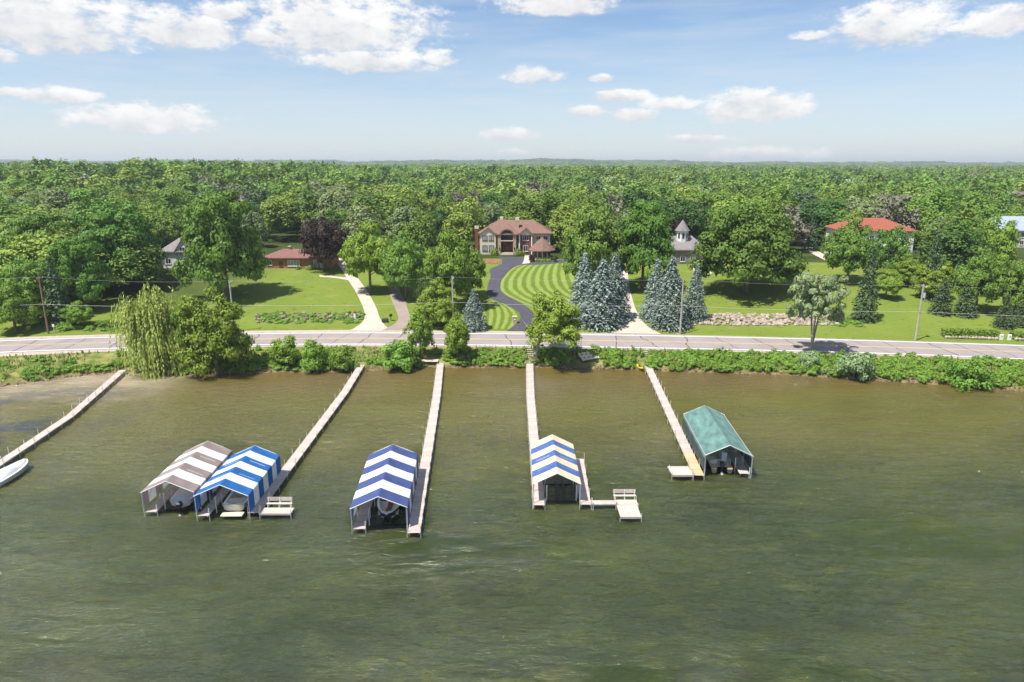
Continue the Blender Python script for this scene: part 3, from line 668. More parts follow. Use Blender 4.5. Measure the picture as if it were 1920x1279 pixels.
def outboard(root, z=1.0, x=0, y=0, m_=m_dark):
    k = MB(); rbox(k, x-.22, x+.22, y-.75, y-.12, z-.05, z+.5, .12); o = k.build('outboard_cowl', m_, root)
    MB().box(x-.09, x+.09, y-.52, y-.22, z-1.05, z-.052).build('outboard_leg', m_, root)
    p = MB(); p.tube((x, y-.7, z-.95), (x, y-.15, z-.95), .09, .11, 8); p.box(x-.02, x+.02, y-.72, y-.66, z-1.15, z-.75); p.box(x-.2, x+.2, y-.72, y-.66, z-.97, z-.93); p.build('propeller', m_gel, root)
def at_canopy(c_, x, y, flip=False):
    v = Matrix.Rotation(c_.rotation_euler.z, 3, 'Z') @ Vector((x, y, 0)); return (c_.location.x+v.x, c_.location.y+v.y, 0), c_.rotation_euler.z+(math.pi if flip else 0)
# covered boat, stern to the lake
p, a = at_canopy(c1, .75, .9); b1 = thing('motor_boat', 'boat under a grey cover inside the taupe striped canopy', 'boat', (p[0], p[1], .5), a)
boat_hull(b1, 6.2, 2.35, 1.0, m_gel); cover(b1, 6.2, 2.35, 1.0); outboard(b1, .42, 0, .1)
MB().box(-.55, .55, -.05, -.02, .62, .82).build('registration_plate', m_white, b1)
# runabout with cream swim platform
p, a = at_canopy(c2, .72, 1.0); b2 = thing('motor_boat', 'white open boat with cream swim platform inside the bright blue canopy', 'boat', (p[0], p[1], .35), a)
boat_hull(b2, 6.4, 2.4, 1.0, m_gel, floor=.4)
k = rbox(MB(), -1.1, 1.1, -.85, -.06, .1, .22, .04); k.build('swim_platform', m_cream, b2)
k = rbox(MB(), -.95, .95, .42, 1.5, .45, 1.02, .12); k.build('engine_hatch', m_tan, b2)
for x in (-.75, .2): rbox(rbox(MB(), x, x+.55, 2.7, 3.25, .42, .85, .08), x, x+.55, 2.62, 2.78, .80, 1.35, .05).build('seat', m_tan, b2)
k = MB(); k.add([(-1.0,4.0,1.05),(1.0,4.0,1.05),(.8,3.6,1.55),(-.8,3.6,1.55),(-1.0,4.04,1.05),(1.0,4.04,1.05),(.8,3.64,1.55),(-.8,3.64,1.55)], [(0,1,2,3),(7,6,5,4),(0,4,5,1),(1,5,6,2),(2,6,7,3),(3,7,4,0)]); k.build('windshield', m_glass, b2)
for s in (-1, 1): MB().path([(s*1.05, 2.2, 1.05), (s*1.0, 2.7, 2.0), (s*.3, 2.75, 2.1)], [.035]*3, 6).build('tower_leg', m_pipe, b2)
# bow rider, bow to the lake
p, a = at_canopy(c3, .62, 7.5, True); b3 = thing('motor_boat', 'dark hulled bow rider with its bow out of the navy striped canopy', 'boat', (p[0], p[1], .6), a)
boat_hull(b3, 7.0, 2.6, 1.05, m_navyhull, open_to=.9, floor=.45, deck=m_gel)
MB().box(-.28, .28, 1.0, 5.6, .47, .50).build('cockpit_floor', m_hull_seat, b3)
for s in (-1, 1): rbox(MB(), s*.65-.35, s*.65+.35, 4.5, 5.7, .50, .82, .06).build('bow_seat', m_tan, b3)
rbox(MB(), -1.0, 1.0, .5, 1.3, .48, .95, .1).build('stern_seat', m_tan, b3)
for s in (-1, 1):
    k = MB(); k.add([(s*.3,4.0,1.1),(s*1.08,3.8,1.1),(s*.98,3.5,1.55),(s*.3,3.7,1.55),(s*.3,4.03,1.1),(s*1.08,3.83,1.1),(s*.98,3.53,1.55),(s*.3,3.73,1.55)], [(0,1,2,3),(7,6,5,4),(0,4,5,1),(1,5,6,2),(2,6,7,3),(3,7,4,0)]); k.build('windshield', m_glass, b3)
    MB().path([(s*.62, 5.75, 1.22), (s*.5, 6.1, 1.34), (s*.3, 6.35, 1.28)], [.03]*3, 6).build('bow_handle', m_pipe, b3)
    MB().box(s*.42-.03, s*.42+.03, 6.05, 6.3, 1.27, 1.33).build('cleat', m_dark, b3)
MB().box(-.08, .08, 6.7, 7.02, 1.22, 1.34).build('bow_roller', m_pipe, b3)
# pontoon with black outboard
p, a = at_canopy(c5, -.45, 1.0); b5 = thing('pontoon_boat', 'pontoon boat with black outboard motor inside the green canopy', 'boat', (p[0], p[1], .2), a)
for s in (-1, 1):
    MB().path([(s*.9, -.2, .3), (s*.9, 6.0, .3), (s*.9, 6.6, .42), (s*.9, 7.0, .6)], [.3, .3, .24, .06], 10).build('pontoon', m_pipe, b5, smooth=True)
MB().box(-1.22, 1.22, .3, 7.0, .62, .72).build('deck', m_tan, b5)
for s in (-1, 1):
    MB().box(s*1.19-.02, s*1.19+.02, .9, 6.9, .74, 1.35).build('rail_panel', m_gel, b5)
    rbox(MB(), s*.82-.3, s*.82+.3, 4.2, 6.5, .725, 1.2, .08).build('bench_seat', m_gel, b5)
rbox(MB(), -1.1, -.3, .95, 2.2, .725, 1.15, .08).build('stern_lounge', m_gel, b5)
rbox(MB(), .3, 1.0, 2.6, 3.2, .725, 1.55, .1).build('helm_console', m_gel, b5)
rbox(rbox(MB(), .35, .95, 1.7, 2.3, .725, 1.2, .08), .35, .95, 1.62, 1.78, 1.1, 1.85, .06).build('helm_seat', m_white, b5)
MB().path([(-.75, .4, .72), (-.75, .4, 1.45), (.75, .4, 1.45), (.75, .4, .72)], [.035]*4, 6).build('ski_bar', m_white, b5)
for s in (-1, 1): MB().box(s*.9-.3, s*.9+.3, -.25, .296, .55, .70).build('boarding_step', m_woodnew, b5)
outboard(b5, .95, 0, .3)
rp = MB(); rp.path([(1.2, .3, .75), (1.9, .2, .42), (2.6, -.1, .5)], [.03]*3, 5); rp.build('mooring_rope', m_red, b5)
# moored boat at left edge
pw = W(2, 905, .0); q = W(52, 874, 0); ang = math.atan2((q-pw).y, (q-pw).x)-math.pi/2; back = (q-pw).normalized()
o_ = q-back*6.0; b0 = thing('motor_boat', 'white boat with grey cover floating by the left edge dock', 'boat', (o_.x, o_.y, -.25), ang)
boat_hull(b0, 6.0, 2.3, .95, m_gel); cover(b0, 5.7, 2.1, .98)
# kayak on the bank
g = W(1199, 690, .25); kr = thing('kayak', 'yellow kayak pulled up beside the slanting dock', 'kayak', (g.x, g.y-.3, .3), math.radians(14))
k = MB(); n = 12; vs = []
for i in range(n+1):
    t = i/n; b = .36*math.sin(math.pi*max(.02, min(.98, t)))**.6; zr_ = .25*abs(2*t-1)**2.5; y = -1.45+2.9*t
    vs += [(-b, y, .22+zr_), (-b*.6, y, .02+zr_), (b*.6, y, .02+zr_), (b, y, .22+zr_), (0, y, .34+zr_)]
k.add(vs, [(i*5+j, i*5+(j+1) % 5, (i+1)*5+(j+1) % 5, (i+1)*5+j) for i in range(n) for j in range(5)]); k.build('hull', m_yellow, kr, smooth=True)
k = MB(); k.prismz([(.22*math.cos(t*.5236), .42*math.sin(t*.5236)) for t in range(12)], .33, .385); k.build('cockpit', m_dark, kr)
# swim raft leaning on the bank
g = G(1106, 674); rr_ = thing('swim_raft', 'tan perforated swim raft lying on the green bank', 'raft', (g.x, g.y, g.z+.15), math.radians(28))
k = MB(); k.add([(-2,-.7,0),(2,-.7,0),(2,1.1,.9),(-2,1.1,.9),(-2,-.8,.15),(2,-.8,.15),(2,1.0,1.05),(-2,1.0,1.05)], [(0,3,2,1),(4,5,6,7),(0,1,5,4),(1,2,6,5),(2,3,7,6),(3,0,4,7)]); k.build('raft_body', m_tan, rr_)
for i in range(4):
    for j in range(2):
        x = -1.4+i*.93; s = .28+.44*j; y = -.8+1.8*s; z = .15+.9*s; MB().add([(x-.13,y-.11,z+.0),(x+.13,y-.11,z+.0),(x+.13,y+.11,z+.11),(x-.13,y+.11,z+.11),(x-.13,y-.11,z-.04),(x+.13,y-.11,z-.04),(x+.13,y+.11,z+.06),(x-.13,y+.11,z+.06)], [(0,1,2,3),(7,6,5,4),(0,4,5,1),(1,5,6,2),(2,6,7,3),(3,7,4,0)]).build('hole', m_dark, rr_)

# stairs from the road down to the docks
def stairs(label, top, bot, w):
    a = G(*top); c = Wd(*bot); r = thing('steps', label, 'steps', (c.x, c.y, 0)); n = 7; d = Vector((a.x-c.x, a.y-c.y, 0)); ang = math.atan2(d.y, d.x)-math.pi/2; l = d.length
    for i in range(n):
        t = (i+.5)/n; MB().box(-w/2, w/2, t*l-.2, t*l+.2, -.09, 0).build('tread', m_wood, r, (0, 0, ZD+(a.z-ZD+.25)*t), ang)
    for s in (-1, 1):
        MB().add([(s*w/2-.05,0,ZD-.35),(s*w/2+.05,0,ZD-.35),(s*w/2+.05,l,a.z-.2),(s*w/2-.05,l,a.z-.2),(s*w/2-.05,0,ZD-.1),(s*w/2+.05,0,ZD-.1),(s*w/2+.05,l,a.z+.1),(s*w/2-.05,l,a.z+.1)], [(0,3,2,1),(4,5,6,7),(0,1,5,4),(1,2,6,5),(2,3,7,6),(3,0,4,7)]).build('stringer', m_wood, r, (0, 0, 0), ang)
stairs('wooden steps at the shore end of the straight middle dock', (828.5,650.5), (828,659), 1.3)
stairs('wooden steps shaded by the leaning tree', (993,656), (993,681), 1.4)
stairs('wooden steps at the shore end of the slanting dock', (1207,660), (1213,684), 1.3)
def frame_rail(label, px, w, h, m):
    g = G(*px); r = thing('hand_rail', label, 'railing', (g.x, g.y, g.z), 0)
    for x in (0, w/2, w): MB().tube((x, 0, -.6), (x, 0, h), .04, n=6).build('post', m, r)
    for z in (h*.45, h*.97): MB().tube((0, .045, z), (w, .045, z), .035, n=6).build('rail', m, r)
frame_rail('dark metal hoist frame on the bank left of the tan raft', (1074,676), 1.4, 2.6, m_dark)
frame_rail('low grey metal railing on the bank below the silver tree', (1540,704), 3.6, 1.1, m_pipe)
pg = G(806, 680); sd = thing('landing_deck', 'grey landing deck on the bank left of the middle dock', 'deck', (pg.x, pg.y, 0))
k = MB(); k.box(0, .235, 0, 1.6, -.05, 0); me = k.mesh('plank', m_wood)
for i in range(13): link('plank', me, sd, (-1.7+i*.25, -.8, 1.05))
for x in (-1.6, 1.5):
    for y in (-.7, .7): MB().tube((x, y, -.6), (x, y, 1.0), .05, n=6).build('leg', m_wood, sd)

# ------------------------------------------------------------------ utility poles and wires
POLES = []
def pole(label, base, topv, m, arm=True, transf=False):
    g = G(*base); h = 10.8
    u, v, dep = proj((g.x, g.y, g.z)); h = (v-topv)*dep/FPX*1.03
    r = thing('utility_pole', label, 'utility pole', (g.x, g.y, g.z))
    MB().tube((0, 0, -.8), (0, 0, h), .19, .13, 10).build('shaft', m, r, smooth=False)
    if arm:
        MB().box(-.06, .06, -.9, .9, h-.55, h-.42).build('cross_arm', m, r, (.19, 0, 0))
        for y in (-.8, 0, .8): MB().tube((.19, y, h-.418), (.19, y, h-.2), .05, .03, 8).build('insulator', m_white, r)
    if transf: 
        k = MB(); k.tube((.42, 0, h-2.6), (.42, 0, h-1.7), .26, n=12); k.build('transformer', m_pipe, r)
    POLES.append((g, h)); return r
pole('brown wooden utility pole at the left by the dark trees', (91,626), 520, m_pole)
pole('grey utility pole rising behind the bright round shore tree', (440,622), 527, m_poleg)
pole('utility pole half hidden in the trees left of the black driveway', (850,618), 520, m_poleg)
pole('pale utility pole in front of the right group of spruces', (1275,627), 524, m_poleg, arm=False)
pole('pale utility pole with transformer on the right lawn', (1716,638.5), 535, m_poleg, transf=True)
road_poles = POLES[:]
pole('second grey utility pole on the slope beside the big maple', (421,556), 497, m_poleg)
def wire(label, P, sag, rad):
    for_pts = []
    r = None; k = MB(); pts = []
    for a, c in zip(P, P[1:]):
        a = Vector(a); c = Vector(c)
        for i in range(13):
            t = i/12; q = a.lerp(c, t); q.z -= sag*4*t*(1-t); pts.append(q)
    k.path(pts, [rad]*len(pts), 5); o = k.build('power_line', m_wire); tag(o, label, 'cable')
gx = [(p.x, p.y-.2, p.z+h*.52) for p, h in road_poles]; e0 = Vector(gx[0])+Vector((-60, -6, 0)); e1 = Vector(gx[-1])+Vector((60, -9, 0))
wire('lower thick cable strung along the roadside poles', [e0]+gx+[e1], .35, .03)
gx = [(p.x+.19, p.y, p.z+h-.15) for p, h in road_poles]; e0 = Vector(gx[0])+Vector((-60, -6, 0)); e1 = Vector(gx[-1])+Vector((60, -9, 0))
wire('thin upper wire strung along the pole tops', [e0]+gx+[e1], .6, .013)

# ------------------------------------------------------------------ houses
def window(parent, x, z, w_, h_, y=0, m=None, frame=m_white, mull=1):
    f = MB(); t = .09
    f.box(x-w_/2, x+w_/2, y-.07, y-.002, z, z+t); f.box(x-w_/2, x+w_/2, y-.07, y-.002, z+h_-t, z+h_)
    f.box(x-w_/2, x-w_/2+t, y-.07, y-.002, z+t, z+h_-t); f.box(x+w_/2-t, x+w_/2, y-.07, y-.002, z+t, z+h_-t)
    for i in range(mull): xx = x-w_/2+w_*(i+1)/(mull+1); f.box(xx-.035, xx+.035, y-.065, y-.002, z+t, z+h_-t)
    o = f.build('window', frame, parent)
    MB().box(x-w_/2+t, x+w_/2-t, y-.03, y-.004, z+t, z+h_-t).build('pane', m or m_glass, o)
    MB().box(x-w_/2-.06, x+w_/2+.06, y-.14, y-.004, z-.08, z-.003).build('sill', frame, o)
    return o
def gable_roof(x0, x1, y0, y1, ze, zp, th=.22, ov=.35):
    k = MB(); xm = (x0+x1)/2; sl_ = (zp-ze)/(xm-x0); x0 -= ov; x1 += ov; ze2 = ze-ov*sl_
    k.prism([(x0, ze2), (xm, zp), (x1, ze2), (x1, ze2+th), (xm, zp+th*1.2), (x0, ze2+th)], y0-ov, y1); return k
def mansion():
    g = G(966, 478.5); r = thing('house', 'large cream mansion with brown hipped roof and arched entrance', 'house', (g.x, g.y+1.2, g.z-.1), math.radians(-1.5))
    sc = .0202; X = lambda zx: (zx-1010)*sc
    w_ = MB(); w_.box(-10.9, 10.75, 2.2, 15, -.6, 6.2); w_.build('wall', m_stucco, r)
    wl = MB(); wl.box(-10.85, -5.95, .2, 2.198, -.6, 6.15); wl.prism([(-10.85, 6.15), (-5.95, 6.15), (-8.4, 7.95)], .2, 2.198); wl.build('wing_wall', m_stucco, r)
    rf = MB(); rf.hip(-11.6, 11.5, 1.4, 15.8, 6.22, 10.0, 6.3); ro = rf.build('roof', m_roof, r)
    gable_roof(-10.85, -5.95, .2, 8.0, 6.15, 7.95).build('gable_roof', m_roof, ro)
    rr = MB(); rr.add([(-5.7,-.4,6.35),(.8,-.4,6.35),(.8,5,6.35),(-5.7,5,6.35),(-2.45,3.4,9.3),(-5.7,-.4,6.1),(.8,-.4,6.1)], [(0,1,4),(1,2,4),(3,0,4),(0,5,6,1)]); rr.build('entrance_roof', m_roof, ro)
    # entrance: stone piers, arch, balcony, recessed doors
    for x in (X(770), X(1000)):
        MB().box(x-.48, x+.48, -.1, 2.19, -.5, 6.34).build('stone_pier', m_stone, r)
    ar = MB(); n = 14; xm = X(885); hw = X(975)-X(885)
    arch = [(xm+hw*math.cos(math.pi*i/n), 6.0+1.55*math.sin(math.pi*i/n)) for i in range(n+1)]; outer = [(xm+(hw+.35)*math.cos(math.pi*i/n), 6.05+1.9*math.sin(math.pi*i/n)) for i in range(n+1)]
    for i in range(n): ar.prism([arch[i], outer[i], outer[i+1], arch[i+1]], -.5, 2.5)
    ar.build('arch', m_roof, r)
    gl = MB(); gl.prism([(xm-hw, 4.5), (xm+hw, 4.5)]+arch, 1.2, 1.5); o = gl.build('arched_window', m_glass, r)
    for i in range(1, 5): MB().box(xm-hw+hw*2*i/5-.05, xm-hw+hw*2*i/5+.05, 1.12, 1.198, 4.5, 7.0).build('mullion', m_tudor, o)
    for zz in (5.2, 6.1): MB().box(xm-hw, xm+hw, 1.10, 1.118, zz, zz+.09).build('transom', m_tudor, o)
    MB().box(xm-hw-.05, xm+hw+.05, -.2, 1.15, 4.2, 4.42).build('balcony_slab', m_stucco, r)
    MB().box(xm-hw, xm+hw, 1.95, 2.19, -.1, 4.15).build('entrance_wall', m_brick, r)
    for s in (-1, 1):
        d = MB(); d.box(xm+s*.55-.52, xm+s*.55+.52, 1.85, 1.94, .75, 3.35); dd = d.build('door', m_door, r)
        MB().box(xm+s*.12-.03, xm+s*.12+.03, 1.78, 1.848, 1.7, 2.2).build('handle', m_pipe, dd)
        window(r, xm+s*1.45, .9, .5, 2.4, 1.945, mull=0, frame=m_tudor)
        MB().box(xm+s*(hw+.45)-.12, xm+s*(hw+.45)+.12, -.32, -.102, 1.7, 2.3).build('wall_lantern', m_dark, r)
    for i in range(4): MB().box(xm-hw-.1, xm+hw+.1, -.9+i*.35, 1.9, -.4+i*.28, -.12+i*.28-.003).build('step', m_conc, r)
    # right gabled bay with white columns
    b = MB(); b.box(X(1090), X(1250), .9, 2.198, -.6, 6.1); b.build('bay_wall', m_brick, r)
    for x in (X(1074), X(1262)): MB().tube((x, .5, -.5), (x, .5, 6.1), .24, .2, 12).build('column', m_white, r)
    pg_ = MB(); pg_.prism([(X(1062), 6.12), (X(1275), 6.12), (X(1168), 7.9)], .35, 2.6); pg_.build('pediment', m_stucco, r)
    gable_roof(X(1062), X(1275), .3, 8.0, 6.14, 7.95, ov=.4).build('bay_roof', m_roof, ro)
    window(r, X(1168), 4.3, 1.9, 1.6, .898, mull=2); window(r, X(1168), 1.0, 1.5, 1.8, .898, mull=1)
    for x in (X(551), X(649)):
        window(r, x, 4.35, 1.6, 1.55, .198, mull=1, frame=m_tudor, m=m_glassl); window(r, x, 1.2, 1.6, 1.7, .198, mull=1, frame=m_tudor, m=m_glassl)
    window(r, X(1045), 1.4, .6, 4.2, 2.198, mull=0, frame=m_tudor)
    window(r, X(1360), 4.4, 1.4, 1.2, 2.198); window(r, X(1470), 4.4, 1.4, 1.2, 2.198); window(r, X(1330), 1.3, 1.4, 1.5, 2.198)
    MB().box(X(1285), 10.72, 2.1, 2.196, 3.2, 3.45).build('belt_course', m_white, r)
    for (x, y, z0, z1, s) in ((X(787), 9.5, 8, 10.9, .45), (X(1036), 4.6, 7, 11.0, .5), (X(405), 6.5, -.5, 8.3, .55)):
        c = MB(); c.box(x-s, x+s, y-s, y+s, z0, z1-.9); co = c.build('chimney', m_stone if z0 > 0 else m_brick, ro if z0 > 0 else r)
        MB().box(x-s-.08, x+s+.08, y-s-.08, y+s+.08, z1-.898, z1).build('chimney_cap', m_stucco, co)
mansion()
def gazebo():
    g = G(1017, 489.5); r = thing('garden_pavilion', 'round cream pavilion with conical brown roof beside the mansion', 'pavilion', (g.x, g.y+3.2, g.z))
    def ring(rad, n=10, ph=.314): return [(rad*math.cos(2*math.pi*i/n+ph), rad*math.sin(2*math.pi*i/n+ph)) for i in range(n)]
    MB().prismz(ring(3.0), -.5, .85).build('stone_base', m_stone, r)
    MB().prismz(ring(2.55), .852, 3.0).build('wall', m_stucco, r)
    for i in range(10):
        a = 2*math.pi*(i+.5)/10+.314
        if math.sin(a) < .4:
            o = MB(); o.box(-.55, .55, -.06, .02, 1.0, 2.7); w_ = o.build('window', m_tudor, r, (2.44*math.cos(a), 2.44*math.sin(a), 0), a+math.pi/2)
            for x in (-.26, .26): MB().box(x-.21, x+.21, -.10, -.062, 1.1, 2.6).build('pane', m_glass, w_)
    k = MB(); n = 10; a = ring(4.1); vs = [(x, y, 2.75) for x, y in a]+[(x, y, 3.0) for x, y in a]+[(x*.45, y*.45, 5.1) for x, y in a]+[(0, 0, 6.6)]
    k.add(vs, [tuple(range(n))[::-1]]+[(i, (i+1) % n, n+(i+1) % n, n+i) for i in range(n)]+[(n+i, n+(i+1) % n, 2*n+(i+1) % n, 2*n+i) for i in range(n)]+[(2*n+i, 2*n+(i+1) % n, 3*n) for i in range(n)]); k.build('roof', m_roof, r)
gazebo()
def simple_house(name, label, px, W_, D_, ze, zr, m_wall, m_rf, wins, ins=3.0, rz=0, chim=None, dy=0, doors=()):
    g = G(*px); r = thing(name, label, 'house', (g.x, g.y+dy, g.z-.1), rz)
    MB().box(-W_/2, W_/2, 0, D_, -1, ze).build('wall', m_wall, r)
    ro = MB().hip(-W_/2-.6, W_/2+.6, -.6, D_+.6, ze+.002, zr, ins).build('roof', m_rf, r)
    for (x, z, w_, h_, mu, mm) in wins: window(r, x, z, w_, h_, -.002, mm, mull=mu)
    for (x, w_, h_) in doors:
        d = MB().box(x-w_/2, x+w_/2, -.08, -.003, 0, h_).build('door', m_door, r); MB().box(x+w_/2-.16, x+w_/2-.1, -.14, -.083, .9, 1.1).build('handle', m_pipe, d)
    if chim:
        x, y, z0, z1, s = chim; c = MB().box(x-s, x+s, y-s, y+s, z0, z1-.22).build('chimney', m_brickl, ro); MB().box(x-s-.06, x+s+.06, y-s-.06, y+s+.06, z1-.218, z1).build('chimney_cap', m_conc, c)
    return r, ro
simple_house('house', 'low red brick ranch house beside the purple leaved tree', (558,503.5), 19, 9, 2.9, 5.1, m_brickl, m_roofr,
   [(-1.0,.75,3.3,1.7,3,m_glassl),(5.2,.4,1.2,2.1,0,m_glassl),(7.0,.4,1.2,2.1,0,m_glassl),(-7.8,1.0,1.4,1.3,1,None)], ins=5, chim=(-3.2,4.5,4.2,5.9,.4), doors=((-4.6,1.0,2.1),))
r_, ro_ = simple_house('house', 'white two storey house with red tiled roof behind thin trees', (1640,487), 20, 13, 8.2, 11.6, m_wallw, m_tile,
   [(x, z, 1.3, 1.8, 1, None) for x in (-8,-5,-1.6,1.6,5,8) for z in (1.3, 5.2)], ins=7, rz=math.radians(-6))
MB().box(-3, 3, -1.6, -.01, 3.6, 3.85).build('balcony', m_wallw, r_)
for x in (-2.9, -1, 1, 2.9): MB().tube((x, -1.4, -.5), (x, -1.4, 3.58), .17, n=10).build('column', m_white, r_)
r_, ro_ = simple_house('house', 'pale house with blue grey roof at the right edge', (1914,464), 17, 10, 5.4, 9.9, m_wallw, m_blue,
   [(x, z, 1.3, 1.5, 1, None) for x in (-6.4,-3.2,0,3.2,6.4) for z in (.9, 3.4)], ins=2.0)
# tudor house, mostly hidden by maples
g = G(332, 503); r = thing('house', 'white timbered house half hidden between the two big left maples', 'house', (g.x, g.y, g.z))
MB().box(-4, 4.5, 0, 9, -1, 4.4).build('wall', m_wallw, r)
MB().prism([(-.2, 4.402), (4.5, 4.402), (2.15, 7.6)], -.2, 5).build('gable', m_wallw, r)
ro_ = gable_roof(-.2, 4.5, -.2, 7, 4.402, 7.6).build('roof', m_grey, r)
MB().hip(-4.6, 5, -.5, 9.5, 4.41, 8.0, 4).build('main_roof', m_grey, ro_)
for x in (.6, 1.6, 2.7, 3.7): MB().box(x-.07, x+.07, -.26, -.202, 3.2, 5.0+.9*(1-abs(x-2.15)/2.3)).build('timber', m_tudor, r)
MB().box(-.2, 4.5, -.27, -.204, 4.35, 4.55).build('timber', m_tudor, r)
window(r, 2.15, 4.7, 1.5, 1.2, -.202); window(r, 2.2, 1.2, 2.2, 1.6, -.004, mull=2); window(r, -2.2, 1.2, 1.5, 1.5, -.004)
c = MB().box(1.4, 3.0, 4.0, 5.2, 6, 9.6).build('chimney', m_white, ro_)
for x in (1.8, 2.6): MB().tube((x, 4.6, 9.6), (x, 4.6, 10.1), .16, n=8).build('chimney_pot', m_brickl, c)
# turret house
g = G(1287, 500); r = thing('house', 'grey house with pointed turret between the big green trees', 'house', (g.x, g.y+3, g.z))
MB().box(-7, 6, 0, 11, -1, 4.2).build('wall', m_grey, r); ro_ = MB().hip(-7.6, 6.6, -.6, 11.6, 4.202, 7.8, 3.4).build('roof', m_grey, r)
def ngon(rad, n=8): return [(rad*math.cos(2*math.pi*(i+.5)/n), rad*math.sin(2*math.pi*(i+.5)/n)+4.2) for i in range(n)]
MB().prismz(ngon(1.7), 4.5, 9.4).build('turret', m_wallw, r)
k = MB(); a = ngon(2.2); k.add([(x, y, 9.41) for x, y in a]+[(0, 4.2, 12.6)], [tuple(range(8))[::-1]]+[(i, (i+1) % 8, 8) for i in range(8)]); k.build('turret_roof', m_grey, r)
for i in range(8):
    t = 2*math.pi*(i+1)/8
    if math.sin(t) < .3:
        w_ = MB().box(-.4, .4, -.05, .02, 7.2, 8.9).build('window', m_white, r, (1.56*math.cos(t), 1.56*math.sin(t)+4.2, 0), t+math.pi/2); MB().box(-.3, .3, -.08, -.052, 7.3, 8.8).build('pane', m_glass, w_)
window(r, 2.4, 1.0, 1.4, 1.6, -.003); window(r, -3.2, 1.0, 1.6, 1.6, -.003); window(r, -.4, 1.0, 1.4, 1.6, -.003)

# ------------------------------------------------------------------ foliage meshes
def quads_mesh(name, c, nrm, size, mat_, aspect=1.5, tang=None):
    n = len(c); nrm = nrm/np.linalg.norm(nrm, axis=1, keepdims=True)
    if tang is None: tang = rng.normal(size=(n, 3))
    t = tang-nrm*np.sum(tang*nrm, 1, keepdims=True); t /= np.linalg.norm(t, axis=1, keepdims=True)+1e-9
    b = np.cross(nrm, t); s = np.asarray(size).reshape(-1, 1)*np.ones((n, 1))
    asp = np.asarray(aspect).reshape(-1, 1)
    V = np.stack([c-t*s*asp*.5, c+b*s*.5-t*s*asp*.05, c+t*s*asp*.5, c-b*s*.5-t*s*asp*.05], 1).reshape(-1, 3)
    return V
def mesh_from_quads(name, Vs, mats_):
    V = np.concatenate(Vs); n = len(V)//4; me = bpy.data.meshes.new(name)
    me.from_pydata(V, [], np.arange(n*4).reshape(n, 4)); me.materials.append(mats_); me.update(); return me
def dirs(n, zlo=-.35):
    z = rng.uniform(zlo, 1, n); a = rng.uniform(0, 2*np.pi, n); r = np.sqrt(1-z*z); return np.stack([r*np.cos(a), r*np.sin(a), z], 1)
def crown_quads(nclump, nleaf, leaf, clump=(.20, .32), shape='round', zlo=-.55, asp=1.3, zasp=1.55):
    """unit crown: radius 1, z from 0 (skirt) to 1 (top)"""
    out = []
    D = dirs(nclump, zlo); rad = rng.uniform(.55, .92, nclump)
    inner = rng.random(nclump) < .18; rad[inner] *= .5
    lump = 1+.16*np.sin(D[:, 0]*3.1+rng.uniform(0, 6))*np.cos(D[:, 1]*2.7+rng.uniform(0, 6))+.10*np.sin(D[:, 2]*5+rng.uniform(0, 6))
    cen = D*(rad*lump)[:, None]
    if shape == 'tall': cen[:, :2] *= (1-.45*np.clip(cen[:, 2:3], 0, 1)**1.4)
    if shape == 'vase': cen[:, :2] *= (.72+.36*np.clip(cen[:, 2:3]+.3, 0, 1))
    core = []  # oversized inner quads, added to block light and deepen the crown's self-shadow
    for i in range(nclump):
        cr_ = rng.uniform(*clump); d = dirs(nleaf, -.45); q = rng.uniform(.72, 1.05, nleaf)[:, None]
        pos = cen[i]+d*q*cr_*np.array([1, 1, .72])
        nrm = d*1.1+cen[i]*.4+np.array([0, 0, .3])+rng.normal(size=(nleaf, 3))*.24
        out.append((pos, nrm)); core.append((cen[i]+rng.normal(size=(5, 3))*cr_*.18, rng.normal(size=(5, 3)), np.full(5, cr_*.75)))
    P = np.concatenate([o[0] for o in out]); Nn = np.concatenate([o[1] for o in out])
    sz = np.concatenate([rng.uniform(.7, 1.3, len(P))*leaf]+[c[2] for c in core]); P = np.concatenate([P]+[c[0] for c in core]); Nn = np.concatenate([Nn]+[c[1] for c in core])
    P[:, 2] = (P[:, 2]-(zlo-.15))/(1.12-(zlo-.15))*zasp
    V = quads_mesh('', P, Nn, sz, None, asp); V[:, 2] /= zasp; return V
def spruce_quads(nlev, nb, per, leaf=.055):
    """unit spruce: base radius 1, height 1 (object scale gives metres)"""
    P = []; Nn = []; T = []
    for l in range(nlev):
        z = (l/nlev)**.92; R = ((1-z)**.72*.98+.02)*rng.uniform(.86, 1.08); k = max(4, int(nb*(1-z*.75)))
        for i in range(k):
            a = 2*math.pi*(i+rng.uniform(-.3, .3))/k+l*1.7; rr = R*rng.uniform(.78, 1.08); m_ = max(3, int(per*(1-z*.6)))
            t = rng.uniform(.25, 1, m_)**.75
            droop = -.05*t**2+.02; lat = rng.normal(size=m_)*.11*t*rr
            x = np.cos(a)*rr*t-np.sin(a)*lat; y = np.sin(a)*rr*t+np.cos(a)*lat; zz = z+droop*(.6+R)+rng.normal(size=m_)*.006
            P.append(np.stack([x, y, zz], 1)); dirv = np.array([math.cos(a), math.sin(a), -.12])
            T.append(np.tile(dirv, (m_, 1))+rng.normal(size=(m_, 3))*.35); Nn.append(np.tile([math.cos(a)*.25, math.sin(a)*.25, .35], (m_, 1))+rng.normal(size=(m_, 3))*.3)
    return np.concatenate(P), np.concatenate(Nn), np.concatenate(T)
def spruce_mesh(name, mat_, w, h, nlev=26, nb=15, per=9, leaf=.5):
    P, Nn, T = spruce_quads(nlev, nb, per); P = P*np.array([w, w, h]); V = quads_mesh('', P, Nn, rng.uniform(.6, 1.2, len(P))*leaf*.62, None, 2.0, T); return mesh_from_quads(name, [V], mat_)
